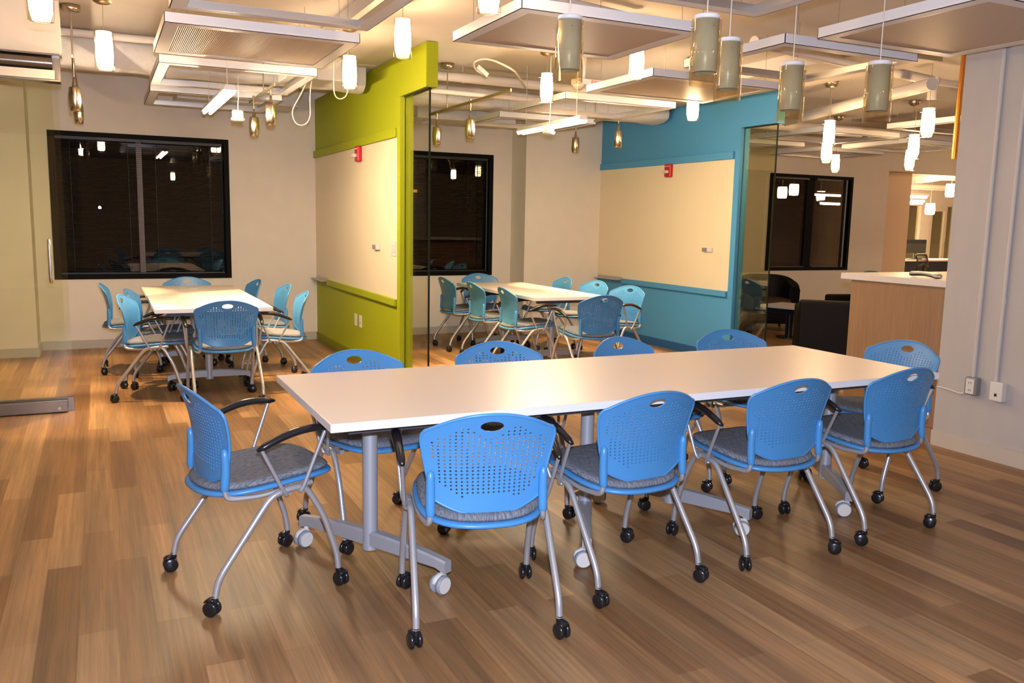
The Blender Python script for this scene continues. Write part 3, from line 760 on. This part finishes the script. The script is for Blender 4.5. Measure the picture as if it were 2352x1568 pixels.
# ------------------------------------------------------------------ pendants
def pend_parts(smoked):
    R, H = (0.0625, 0.262) if smoked else (0.0575, 0.228)
    outer = MB().lathe([(R*0.94, 0.0)] + [(R, -0.0005), (R, -H)] + ([(R-0.003, -H), (R-0.003, -0.001)] if smoked else [(R*0.95, -H-0.004), (0.001, -H-0.005)]), 28)
    if smoked:
        inner = MB().lathe([(0.001, 0.0), (0.051, 0.0), (0.051, -0.21), (0.049, -0.212), (0.049, -0.01)], 28)
        cap = MB().lathe([(0.001, 0.020), (0.050, 0.020), (0.0535, 0.017), (0.0535, 0.0), (0.001, 0.0)], 28)
    else:
        pr_ = []
        for i in range(11):
            t = i/10; z = -0.026-0.160*t
            pr_.append((0.043+0.0085*math.sin(PI*min(1, t*0.62+0.12)), z))
        pr_ += [(0.042, -0.194), (0.030, -0.199), (0.001, -0.2)]
        inner = MB().lathe(pr_, 24)
        cap = MB().lathe([(0.001, 0.002), (0.046, 0.002), (0.047, -0.002), (0.0445, -0.026)], 24)
    return outer, inner, cap
PO, PIN, PC = pend_parts(False); SO, SIN, SC = pend_parts(True)
ME = dict(po=PO.mesh('outer_glass', M['clear']), pi=PIN.mesh('shade', M['lampglass']), pc=PC.mesh('cap', M['lampcap']),
          so=SO.mesh('outer_glass', M['smoke']), si=SIN.mesh('shade', M['opal']), sc=SC.mesh('cap', M['white']))
CANOPY = MB().lathe([(0.062, 0.05), (0.062, 0.028), (0.055, 0.012), (0.035, 0.0), (0.006, -0.006), (0.001, -0.006)], 26).mesh('canopy', M['brass'])
BOXM = MB().cyl((0, 0, 0), 0.05, 1.0, 24).mesh('mounting_box', M['white'])
CORDM = MB().tube([(0, 0, 0), (0, 0, 1)], 0.0028, 6).mesh('cord', M['cable'])
CORDB = MB().tube([(0, 0, 0), (0, 0, 1)], 0.0022, 6).mesh('cord', M['brass'])
PIN2 = MB()
for a in (0.6, 2.7, 4.8):
    ca, sa = math.cos(a), math.sin(a); PIN2.tube([(0.048*ca, 0.048*sa, -0.03), (0.068*ca, 0.068*sa, -0.03)], 0.0028, 6)
PINM = PIN2.mesh('fixing_pin', M['alu'])
def pendant(x, y, ztop, label, smoked=False, group=None, zc=None):
    r = empty('pendant_lamp', (x, y, ztop), random.uniform(-0.5, 0.5), label, 'pendant lamp', group)
    k = 's' if smoked else 'p'
    link('outer_glass', ME[k+'o'], r); link('shade', ME[k+'i'], r); link('cap', ME[k+'c'], r); link('fixing_pin', PINM, r)
    zc = zc or ZC-0.055
    z0 = 0.02 if smoked else 0.0
    c = link('cord', CORDM if smoked else CORDB, r, (0, 0, z0)); c.scale = (1, 1, zc-ztop-z0)
    cn = link('canopy', CANOPY, r, (0, 0, zc-ztop))
    if ZC-zc-0.05 > 0.01:
        b = link('mounting_box', BOXM, r, (0, 0, zc-ztop+0.05)); b.scale = (1, 1, ZC-zc-0.05)
    return r
GS = 'unlit amber smoked-glass pendants over the long table'
pendant(1.908, 3.437, 2.327, 'unlit amber smoked-glass pendant farthest from the concrete column', True, GS)
pendant(2.311, 2.994, 2.290, 'unlit amber smoked-glass pendant hanging largest above the long table', True, GS)
pendant(2.705, 3.327, 2.297, 'unlit amber smoked-glass pendant overlapped by the largest one', True, GS)
pendant(3.124, 3.350, 2.232, 'unlit amber smoked-glass pendant in front of the blue header corner', True, GS)
pendant(3.395, 3.060, 2.217, 'unlit amber smoked-glass pendant closest to the concrete column', True, GS)
GP = 'lit opal glass pendants'
pendant(0.075, 6.16, 2.575, 'lit pendant with a domed brass canopy before the green room window', False, GP, 2.745)
pendant(1.775, 5.36, 2.690, 'lit pendant hanging in front of the green header', False, GP)
pendant(1.705, 6.38, 2.622, 'lit pendant at the corner of the ribbed ceiling panel', False, GP, 2.795)
pendant(3.382, 6.46, 2.660, 'lit pendant with a brass canopy in the middle room opening', False, GP, 2.805)
pendant(6.25, 6.17, 2.447, 'lit pendant under a white mounting box beyond the blue wall', False, GP, 2.755)
pendant(-0.207, 4.78, 2.575, 'lit pendant cut by the frame top before the white header', False, GP)
pendant(1.680, 3.81, 2.640, 'lit pendant cut by the frame top above the large tan panel', False, GP)
pendant(3.512, 5.33, 2.705, 'lit pendant partly covered by the large tan ceiling panel', False, GP)
pendant(4.755, 6.30, 2.590, 'lit pendant against the blue wall below a tan ceiling panel', False, GP)
pendant(6.70, 6.63, 2.330, 'lit lounge pendant directly below another lit one', False, GP)
pendant(8.81, 8.55, 2.405, 'lit lounge pendant hanging lowest over the lounge window', False, GP)
pendant(6.21, 5.06, 2.437, 'lit pendant with a brass canopy beside the copper pipe', False, GP)
pendant(7.23, 6.03, 2.365, 'lit lounge pendant with another directly behind its base', False, GP)
pendant(8.43, 7.07, 2.350, 'lit lounge pendant behind the base of a nearer one', False, GP)
# unseen pendants added beside and behind the camera to light the open area
for (x, y) in ((-1.6, 0.6), (1.6, -1.2), (3.2, 0.9), (-1.2, 3.2), (-2.8, -1.6), (3.9, -2.4)):
    pendant(x, y, 2.45, 'lit opal pendant of the row behind the photographer', False, 'lit pendants behind the viewer')

# ------------------------------------------------------------------ spots on short monorails
HEAD = MB().lathe([(0.001, 0.235), (0.008, 0.235), (0.010, 0.205), (0.015, 0.195), (0.015, 0.172), (0.035, 0.168), (0.038, 0.160), (0.0425, 0.105), (0.0425, 0.075), (0.0395, 0.032), (0.0385, 0.030), (0.034, 0.0), (0.027, 0.001), (0.027, 0.012)], 28).mesh('head', M['nickel'])
LENS = MB().disc((0, 0, 0.008), 0.027, 24, None, False).mesh('lens', M['spotlens'])
def spot(x, y, z, ztrack, label, power=170):
    r = empty('spotlight', (x, y, z), 0, label, 'spotlight', 'brushed nickel spot heads')
    link('head', HEAD, r); link('lens', LENS, r)
    obj('stem', MB().tube([(0, 0, 0.24), (0, 0, ztrack-z-0.02)], 0.0045, 8), M['nickel'], r)
    obj('connector', MB().cyl((0, 0, ztrack-z-0.045), 0.010, 0.07, 12), M['nickel'], r)
    l = bpy.data.lights.new('spot_lamp', 'SPOT'); l.energy = power; l.color = (1.0, 0.62, 0.28)
    l.spot_size = math.radians(56); l.spot_blend = 0.4; l.shadow_soft_size = 0.025
    lo = bpy.data.objects.new('spot_lamp', l); COL.objects.link(lo); lo.parent = r; lo.location = (0, 0, -0.012)
def rail(x, y0, y1, z, yc, label):
    r = empty('lamp_rail', (x, yc, z), 0, label, 'lighting rail', 'short lamp rails')
    obj('bar', B(-0.006, 0.006, y0-yc, y1-yc, -0.011, 0.011), M['brass'], r)
    obj('feed_rod', MB().tube([(0, 0, 0.01), (0, 0, ZC-z-0.03)], 0.006, 10), M['nickel'], r)
    obj('canopy', MB().lathe([(0.001, ZC-z), (0.065, ZC-z), (0.065, ZC-z-0.035), (0.055, ZC-z-0.045), (0.001, ZC-z-0.045)], 26), M['nickel'], r)
rail(-0.12, 6.85, 8.95, 2.52, 7.05, 'nickel lamp rail beside the glass door in the green room')
rail(1.285, 7.05, 8.3, 2.475, 7.55, 'nickel lamp rail over the green wall side of the room')
rail(3.005, 6.35, 8.25, 2.485, 7.75, 'nickel lamp rail sloping away in the middle room opening')
rail(4.835, 7.3, 8.8, 2.53, 8.1, 'nickel lamp rail along the blue wall')
spot(-0.12, 7.10, 2.175, 2.52, 'nickel spot head nearer the glass door, overlapping another')
spot(-0.125, 8.70, 2.235, 2.52, 'nickel spot head behind another above the window corner')
spot(1.275, 8.00, 2.150, 2.475, 'nickel spot head hanging lowest in the green room')
spot(1.295, 7.28, 2.180, 2.475, 'nickel spot head nearest the green wall header')
spot(3.005, 8.02, 2.175, 2.485, 'nickel spot head beside the glass panel edge', 230)
spot(3.005, 7.18, 2.170, 2.485, 'nickel spot head in the middle of the sloping rail', 230)
spot(4.825, 8.49, 2.220, 2.53, 'nickel spot head hanging before the cream pier', 230)
spot(4.845, 7.64, 2.220, 2.53, 'nickel spot head hanging in front of the blue wall', 230)

# ------------------------------------------------------------------ linear lamps and sensors
def linear(x, y0, y1, z, label, group='white linear fluorescent lamps'):
    r = empty('fluorescent_lamp', (x, (y0+y1)/2, z), 0, label, 'linear lamp', group)
    L = (y1-y0)/2
    obj('housing', MB().add([(-0.03, -L, 0.035), (0.03, -L, 0.035), (0.045, -L, 0.0), (-0.045, -L, 0.0), (-0.03, L, 0.035), (0.03, L, 0.035), (0.045, L, 0.0), (-0.045, L, 0.0)],
        [(0, 1, 5, 4), (1, 2, 6, 5), (3, 0, 4, 7), (0, 3, 2, 1), (4, 5, 6, 7), (2, 3, 7, 6)]), M['white'], r)
    for s in (-0.024, 0.024):
        obj('tube', MB().tube([(s, -L+0.01, -0.013), (s, L-0.01, -0.013)], 0.0125, 10), M['tube'], r)
    for sy in (-0.8, 0.8):
        obj('hanger', MB().tube([(0, sy*L, 0.035), (0, sy*L, ZC-z)], 0.0022, 6), M['cable'], r)
linear(0.855, 6.35, 7.75, 2.31, 'lit linear fluorescent lamp seen end-on in the green room')
linear(3.68, 6.35, 7.55, 2.30, 'lit twin-tube linear lamp hanging in the middle room')
def sensor(x, y, z, label):
    r = empty('occupancy_sensor', (x, y, z), 0, label, 'sensor', 'hanging white sensors')
    obj('body', MB().lathe([(0.001, 0.085), (0.035, 0.085), (0.042, 0.08), (0.042, 0.03), (0.052, 0.026), (0.050, 0.012), (0.034, 0.002), (0.001, 0.0)], 24), M['device'], r)
    obj('cord', MB().tube([(0, 0, 0.085), (0.008, 0.0, 0.2), (0.0, 0, ZC-z)], 0.003, 6), M['cable'], r)
sensor(1.01, 7.10, 2.175, 'white dome sensor hanging on a cord in the green room')
sensor(3.50, 6.62, 2.185, 'white dome sensor hanging under the twin-tube lamp')

# ceiling fire device
r = empty('alarm_beacon', (3.99, 6.80, 2.655), 0.1, 'white ceiling fire beacon marked FIRE in red letters', 'fire alarm beacon')
obj('body', B(-0.16, 0.16, -0.06, 0.06, 0, 0.05), M['white'], r, bevel=0.006)
obj('stem', MB().tube([(-0.07, 0, 0.05), (-0.06, 0, ZC-2.655)], 0.016, 10), M['white'], r)
obj('strobe_lens', MB().lathe([(0.055, 0.0), (0.052, -0.02), (0.03, -0.04), (0.001, -0.045)], 12, (-0.13, -0.01, 0), None, False), M['strobe'], r)
tcu = bpy.data.curves.new('lettering', 'FONT'); tcu.body = 'FIRE'; tcu.size = 0.04; tcu.extrude = 0.001; tcu.align_x = 'CENTER'; tcu.space_character = 1.25
tcu.materials.append(M['redink'])
tob = bpy.data.objects.new('lettering_curve', tcu); COL.objects.link(tob)
lme = bpy.data.meshes.new_from_object(tob.evaluated_get(bpy.context.evaluated_depsgraph_get()))
bpy.data.objects.remove(tob)
to = link('lettering', lme, r); to.location = (0.02, -0.0615, 0.012); to.rotation_euler = (PI/2, 0, 0)

# ------------------------------------------------------------------ ducts, pipes, cables
def wobble_duct(name, x0, x1, y, z, ry, rz, label, ay=0):
    m = MB(); K, n = 26, 20; V = []
    for i in range(K+1):
        x = x0+(x1-x0)*i/K
        for j in range(n):
            th = 2*PI*j/n; e = 0.55
            c, s = math.cos(th), math.sin(th)
            k = 1+0.05*math.sin(i*1.7+j*0.9)+0.04*math.sin(i*0.6-j*1.3)
            V.append((x, y+ry*k*math.copysign(abs(c)**e, c), z+rz*k*math.copysign(abs(s)**e, s)))
    F = [(i*n+j, i*n+(j+1) % n, (i+1)*n+(j+1) % n, (i+1)*n+j) for i in range(K) for j in range(n)]
    m.add(V, F, True); m.add(V[:n], [tuple(range(n))]); m.add(V[-n:], [tuple(reversed(range(n)))])
    return tag(obj(name, m, M['duct']), label, 'duct')
wobble_duct('wrapped_duct', -1.6, 2.25, 8.0, 2.735, 0.15, 0.13, 'white wrapped air duct crossing the green room ceiling')
tag(obj('duct_box', B(1.45, 2.05, 7.42, 7.83, 2.60, 2.80), M['duct'], bevel=0.006), 'white boxed duct end beside the green header', 'duct')
tag(obj('duct_box', B(0.75, 1.95, 9.35, 9.9, 2.60, 2.90), M['duct'], bevel=0.006), 'white rectangular duct beyond the deepest green room frame', 'duct')
tag(obj('duct_box', B(3.2, 4.4, 9.15, 9.7, 2.56, 2.90), M['duct'], bevel=0.006), 'white rectangular duct above the middle room window', 'duct')
wobble_duct('wrapped_duct', 2.5, 5.9, 8.45, 2.70, 0.2, 0.10, 'white wrapped air duct crossing the middle room ceiling')
def pipe(pts, r, label, m='pipe', fr=0.08, rings=()):
    e = empty('ceiling_pipe', (0, 0, 0), 0, label, 'pipe', 'painted ceiling pipes')
    obj('run', MB().tube(fillet(pts, fr), r, 14), M[m], e)
    for p in pts[1:-1]:
        q = Vector(p); obj('elbow', MB().lathe([(r*1.25, -0.03), (r*1.25, 0.03)], 14, q), M[m], e)
    for (p, zt) in rings:
        q = Vector(p)
        obj('hanger', MB().tube([q+Vector((0, 0, r)), Vector((q.x, q.y, ZC))], 0.004, 6).lathe([(r+0.006, -0.01), (r+0.006, 0.01)], 16, q, Matrix.Rotation(PI/2, 3, 'Y')), M[m], e)
    return e
pipe([(2.43, 7.85, 2.80), (5.9, 7.85, 2.80)], 0.045, 'thick painted pipe along the top of the middle room', rings=[((3.2, 7.85, 2.80), 0), ((4.4, 7.85, 2.80), 0)])
pipe([(2.6, 7.72, 2.86), (2.6, 7.72, 2.64), (4.0, 7.72, 2.635), (4.0, 7.72, 2.54)], 0.024, 'thin painted sprinkler pipe ending in a drop head in the middle room', fr=0.03)
pipe([(-1.6, 7.70, 2.83), (2.3, 7.70, 2.83)], 0.03, 'thin painted pipe in front of the wrapped duct in the green room')
pipe([(6.15, 5.0, 2.62), (8.15, 10.6, 2.66)], 0.052, 'thick painted pipe slanting through the lounge toward its wall', rings=[((7.0, 7.38, 2.636), 0)])
pipe([(6.2, 7.75, 2.60), (12.1, 7.75, 2.60)], 0.06, 'thick painted pipe crossing the lounge under the slanting pipe', rings=[((7.2, 7.75, 2.60), 0)])
pipe([(4.3, 5.02, 2.76), (6.75, 5.48, 2.76), (6.75, 5.48, 2.60)], 0.042, 'painted pipe with an elbow near the concrete column', fr=0.05)
pipe([(6.75, 5.48, 2.76), (8.2, 5.6, 2.76)], 0.03, 'short painted pipe leaving the elbow by the concrete column')
pipe([(1.0, 4.55, 2.83), (3.4, 5.15, 2.83)], 0.035, 'painted pipe crossing above the large tan ceiling panel')
def cable(pts, label, r=0.006, group='loose white ceiling cables'):
    return tag(obj('cable', MB().tube(fillet(pts, 0.12, 6), r, 8), M['cable']), label, 'cable', group)
cable([(1.60, 7.2, 2.61), (1.52, 7.2, 2.43), (1.44, 7.2, 2.30), (1.47, 7.2, 2.20), (1.54, 7.2, 2.185), (1.60, 7.2, 2.25), (1.59, 7.2, 2.42), (1.62, 7.2, 2.62)], 'white cable loop hanging lowest near the green header', 0.0045)
cable([(1.72, 6.9, 2.81), (1.714, 6.9, 2.46), (1.725, 6.9, 2.40), (1.765, 6.9, 2.378), (1.815, 6.9, 2.405), (1.833, 6.9, 2.47), (1.83, 6.9, 2.81)], 'small white cable loop against the green header', 0.0045)
cable([(3.05, 7.0, 2.70), (2.97, 7.0, 2.73), (2.942, 7.0, 2.80), (3.08, 7.0, 2.845), (3.33, 7.0, 2.77), (3.55, 7.3, 2.74), (3.85, 7.80, 2.757)], 'white cable bundle looping over the middle room opening', 0.010)
tag(obj('junction_box', MB().obox((3.03, 7.0, 2.725), Matrix.Rotation(0.6, 3, 'Y'), 0.12, 0.05, 0.04), M['device'], bevel=0.004), 'white inline cable box hanging in the middle room opening', 'junction box')
lp = MB()
for k in range(4):
    c0 = Vector((0.95+0.02*k, 3.98, 2.80)); lp.tube([c0+Vector((0.15*math.cos(a*PI/10)*(1+0.06*k), 0.13*math.sin(a*PI/10), 0.01*k+0.01*math.sin(a))) for a in range(21)], 0.004, 6)
tag(obj('cable_coil', lp, M['cable']), 'coil of thin white cable lying above the first open frame', 'cable', 'loose white ceiling cables')
cable([(8.02, 9.0, ZC), (8.02, 9.0, 2.72), (8.05, 9.0, 2.56), (8.13, 9.0, 2.60), (8.12, 9.0, 2.70)], 'white cable loop on the slanting lounge pipe', 0.01)

# ------------------------------------------------------------------ lounge furniture
def tub_chair(x, y, face_deg, label):
    r = empty('tub_armchair', (x, y, 0), math.radians(face_deg-90), label, 'armchair', 'dark leather armchairs')
    K = 28
    def shell(u, v):                           # outer wall swept round the back, open to +Y
        return None
    V = []; F = []
    prof = lambda t: 0.76-0.16*abs(t)**2.2     # height falls from back to arm fronts
    rows = []
    for i in range(K+1):
        t = -1+2*i/K; a = -PI/2 + t*math.radians(118)
        ex = 0.7
        cx_, sy_ = math.copysign(abs(math.cos(a))**ex, math.cos(a)), math.copysign(abs(math.sin(a))**ex, math.sin(a))
        ro = (0.40*cx_, 0.40*sy_); ri = (0.285*cx_, 0.285*sy_)
        h = prof(t)
        rows.append([(ro[0]*0.97, ro[1]*0.97, 0.10), (ro[0], ro[1], h-0.03), (ro[0]*0.97, ro[1]*0.97, h), (ri[0]*1.05, ri[1]*1.05, h), (ri[0], ri[1], h-0.03), (ri[0], ri[1], 0.10)])
    m = MB()
    for R_ in rows: V += R_
    F = [(i*6+j, i*6+(j+1) % 6, (i+1)*6+(j+1) % 6, (i+1)*6+j) for i in range(K) for j in range(6)]
    F += [tuple(range(6)), tuple(reversed(range(K*6, K*6+6)))]
    m.add(V, F, True)
    obj('shell', m, M['leather'], r, bevel=0.012)
    obj('base', B(-0.29, 0.29, -0.28, 0.34, 0.10, 0.33), M['leather'], r, bevel=0.02)
    obj('seat_cushion', pad(lambda t: seat_outline(t, 0.285, 0.36, 0.26), lambda x_, y_: 0.45-0.25*(x_*x_+y_*y_)*0.6, 0.12, 0.04), M['cushion'], r)['label'] = 'brown seat cushion'
    for sx in (-1, 1):
        for sy in (-1, 1): obj('leg', MB().tube([(sx*0.24, sy*0.24, 0.11), (sx*0.25, sy*0.25, 0.0)], [0.022, 0.016], 10), M['black'], r)
tub_chair(8.62, 9.45, -118, 'dark leather tub armchair with a brown seat under the lounge window')
tub_chair(6.57, 8.08, 20, 'dark leather tub armchair half hidden behind the bronze glass panel')
def club_chair(x, y, face_deg, label, w=0.82, dpt=0.78):
    r = empty('club_armchair', (x, y, 0), math.radians(face_deg-90), label, 'armchair', 'dark leather armchairs')
    obj('backrest', B(-w/2, w/2, -dpt/2, -dpt/2+0.16, 0.06, 0.69), M['leather'], r, bevel=0.03, seg=3)
    for s in (-1, 1): obj('armrest', B(s*w/2-0.07-0.07*s, s*w/2+0.07-0.07*s, -dpt/2+0.165, dpt/2, 0.06, 0.60), M['leather'], r, bevel=0.03, seg=3)
    obj('seat_cushion', B(-w/2+0.145, w/2-0.145, -dpt/2+0.165, dpt/2-0.01, 0.06, 0.42), M['cushion'], r, bevel=0.03, seg=3)
    for sx in (-1, 1):
        for sy in (-1, 1): obj('leg', B(sx*(w/2-0.06)-0.025, sx*(w/2-0.06)+0.025, sy*(dpt/2-0.06)-0.025, sy*(dpt/2-0.06)+0.025, 0, 0.06), M['black'], r)
club_chair(7.165, 6.79, 50, 'black leather club armchair seen from behind beside the counter')
club_chair(8.75, 7.75, 170, 'black leather armchair mostly hidden behind the counter edge')
t = empty('side_table', (8.16, 8.52, 0), 0.3, 'small pale-topped pedestal table between the lounge armchairs', 'side table')
obj('tabletop', B(-0.28, 0.28, -0.28, 0.28, 0.40, 0.435), M['counter'], t, bevel=0.004)
obj('apron', B(-0.25, 0.25, -0.25, 0.25, 0.33, 0.40), M['black'], t)
obj('pedestal', MB().tube([(0, 0, 0.0), (0, 0, 0.33)], 0.05, 16), M['black'], t)
obj('base', MB().cyl((0, 0, 0), 0.16, 0.015, 24), M['black'], t)

# ------------------------------------------------------------------ office seen through the opening
ow = MB()
Y0 = 17.2
ow.box(19.2, 20.6, Y0, Y0+0.15, 0, ZC).box(20.6, 26.9, Y0, Y0+0.15, 2.12, ZC)
ow.box(21.15, 21.55, Y0, Y0+0.15, 0, 2.12).box(22.6, 23.0, Y0, Y0+0.15, 0, 2.12)
struct('wall_office', ow, M['wall'], label='pale office wall with glazed doors far beyond the lounge', cat='wall')
for n_, (a, b, lb) in enumerate(((20.62, 21.13, 'tall glass office panel farthest beyond the opening'), (21.57, 22.58, 'glazed office door with a pale frame beyond the opening'))):
    dd = empty('door_%d' % (n_+2), (0, 0, 0)); dd['kind'] = 'structure'; tag(dd, lb, 'door')
    obj('glass', B(a+0.02, b-0.02, Y0+0.06, Y0+0.07, 0.02, 2.1), M['amber'], dd)
    if n_:
        obj('frame', MB().box(a, a+0.1, Y0+0.03, Y0+0.1, 0, 2.12).box(b-0.42, b-0.3, Y0+0.03, Y0+0.1, 0, 2.12).box(a+0.1, b-0.42, Y0+0.03, Y0+0.1, 1.98, 2.12), M['wall'], dd)
        obj('handle', MB().tube([(b-0.36, Y0+0.01, 0.98), (b-0.36, Y0+0.01, 1.12)], 0.012, 8), M['alu'], dd)
def xlinear(x0, x1, y, z, label):
    r_ = empty('fluorescent_lamp', ((x0+x1)/2, y, z), 0, label, 'linear lamp', 'office linear lamps')
    L_ = (x1-x0)/2
    obj('housing', B(-L_, L_, -0.07, 0.07, 0.0, 0.05), M['white'], r_)
    obj('tube', MB().tube([(-L_+0.02, 0, -0.02), (L_-0.02, 0, -0.02)], 0.035, 10), M['tube'], r_)
    for s_ in (-0.7, 0.7): obj('hanger', MB().tube([(s_*L_, 0, 0.05), (s_*L_, 0, ZC-z)], 0.003, 6), M['wire'], r_)
xlinear(15.6, 17.35, 14.0, 2.22, 'lit linear office lamp, the upper one seen through the opening')
xlinear(16.6, 18.95, 15.4, 2.14, 'lit linear office lamp, the lower one seen through the opening')
DR = MB().lathe([(0.001, 0), (0.10, 0), (0.112, -0.05), (0.115, -0.2), (0.10, -0.27), (0.001, -0.275)], 24).mesh('shade', M['lampglass'])
for (x, y, z, lb) in ((16.35, 12.6, 2.42, 'lit drum pendant beside the concrete column beyond the opening'), (17.55, 14.9, 2.13, 'lit drum pendant below the linear office lamps'),
                      (18.75, 15.0, 2.10, 'lit drum pendant cut by the concrete column far in the office'), (18.4, 16.2, 2.10, 'lit drum pendant cut by the beige wall edge in the office')):
    r_ = empty('drum_pendant', (x, y, z), 0, lb, 'pendant lamp', 'office drum pendants')
    link('shade', DR, r_); cc = link('cord', CORDM, r_); cc.scale = (1, 1, ZC-z)
for (x, y, z, lb) in ((15.19, 5.48, 2.48, 'lit drum pendant of the side office, middle one mirrored in the lounge window'), (14.81, 5.50, 2.40, 'lit drum pendant of the side office mirrored at the lounge window edge'),
                      (18.08, 3.48, 2.45, 'lit drum pendant of the side office mirrored below the linear lamp')):
    r_ = empty('drum_pendant', (x, y, z), 0, lb, 'pendant lamp', 'office drum pendants')
    link('shade', DR, r_); cc = link('cord', CORDM, r_); cc.scale = (1, 1, ZC-z)
xlinear(17.6, 18.9, 3.75, 2.36, 'lit linear lamp of the side office mirrored in the lounge window')
xlinear(16.1, 16.75, 5.45, 2.07, 'short lit linear lamp of the side office mirrored in the lounge window')
fd = MB(); pts = [(14.6+0.09*i, 13.12-0.004*i, 2.66-0.10*math.sin(PI*min(1, i/22))) for i in range(30)]
fd.tube(fillet(pts, 0.02, 1), [0.13+0.012*(i % 2) for i in range(len(fillet(pts, 0.02, 1)))], 18)
fx = empty('flexible_duct', (0, 0, 0), 0, 'white ribbed flexible duct under the office ceiling', 'duct')
obj('hose', fd, M['duct'], fx)
for i in (4, 14, 25):
    p = pts[i]; obj('strap', B(p[0]-0.015, p[0]+0.015, p[1]-0.003, p[1]+0.003, p[2]+0.12, ZC), M['white'], fx)
tag(obj('ceiling_pipe', MB().tube([(13.5, 13.6, 2.40), (20, 13.6, 2.40)], 0.06, 14), M['pipe']), 'white pipe crossing the office above the linear lamps', 'pipe')
dk = empty('office_desk', (18.3, 14.6, 0), 0, 'white desk with a dark navy front beyond the opening', 'desk')
obj('desktop', B(-1.3, 1.3, -0.35, 0.45, 0.70, 0.735), M['laminate'], dk)
obj('modesty_panel', B(-1.25, 1.25, -0.30, -0.27, 0.05, 0.70), M['navy'], dk)
for s_ in (-1.2, 1.2): obj('leg', B(s_-0.03, s_+0.03, -0.3, 0.4, 0, 0.70), M['tablegrey'], dk)
for (x, y, rz, lb) in ((17.62, 14.75, 0.35, 'black computer monitor on the office desk, turned aside'), (18.22, 14.85, -0.1, 'black computer monitor on the office desk beside another')):
    mo = empty('computer_monitor', (x, y, 0.735), rz, lb, 'monitor', 'office monitors')
    obj('display', B(-0.27, 0.27, -0.02, 0.02, 0.13, 0.47), M['screen'], mo, bevel=0.006)
    obj('stand', MB().box(-0.03, 0.03, 0.02, 0.05, 0.0, 0.25).box(-0.11, 0.11, -0.06, 0.1, 0.0, 0.012), M['black'], mo)
tag(obj('computer_keyboard', B(17.35, 17.8, 14.33, 14.47, 0.7352, 0.755), M['black'], bevel=0.004), 'black keyboard lying on the office desk', 'keyboard')
gl_ = struct('window_6', B(16.0, 19.6, 14.18, 14.19, 0.735, 1.12), M['pane'], label='low glass screen along the office desk', cat='glass screen')
oc = empty('office_chair', (16.42, 13.5, 0), 0.25, 'black mesh-back office chair beyond the counter', 'office chair')
def och(u, v):
    x = (u-0.5)*0.5*(1-0.12*(v-0.5)**2); z = 0.42+0.48*v; return (x, -0.22-0.06*math.sin(PI*v)+0.35*x*x, z)
fr_ = [och(0.0, v/10) for v in range(11)]+[och(u/10, 1) for u in range(1, 11)]+[och(1, 1-v/10) for v in range(1, 11)]+[och(1-u/10, 0) for u in range(1, 11)]
obj('backrest', MB().tube([Vector(p) for p in fr_], 0.018, 8), M['black'], oc)
mg = MB()
for i in range(1, 24):
    mg.tube([och(i/24, v/8) for v in range(9)], 0.003, 4)
for j in range(1, 18):
    mg.tube([och(u/8, j/18) for u in range(9)], 0.003, 4)
obj('mesh_panel', mg, M['mesh'], oc)
obj('lumbar_support', MB().tube([och(0.02, 0.45), (0, -0.30, 0.70), och(0.98, 0.45)], 0.025, 8).tube([(0, -0.30, 0.70), (0, -0.26, 0.45), (0, 0, 0.42)], 0.03, 8), M['black'], oc)
obj('seat', pad(lambda t: seat_outline(t, 0.25, 0.25, 0.22), lambda x_, y_: 0.48, 0.06, 0.02), M['mesh'], oc)
obj('gas_column', MB().tube([(0, 0, 0.08), (0, 0, 0.43)], 0.025, 10), M['black'], oc)
st = MB()
for k in range(5):
    a = 2*PI*k/5; st.tube([(0, 0, 0.10), (0.28*math.cos(a), 0.28*math.sin(a), 0.06)], 0.02, 8); st.cyl((0.28*math.cos(a), 0.28*math.sin(a), 0.0), 0.025, 0.05, 10)
obj('star_base', st, M['black'], oc)
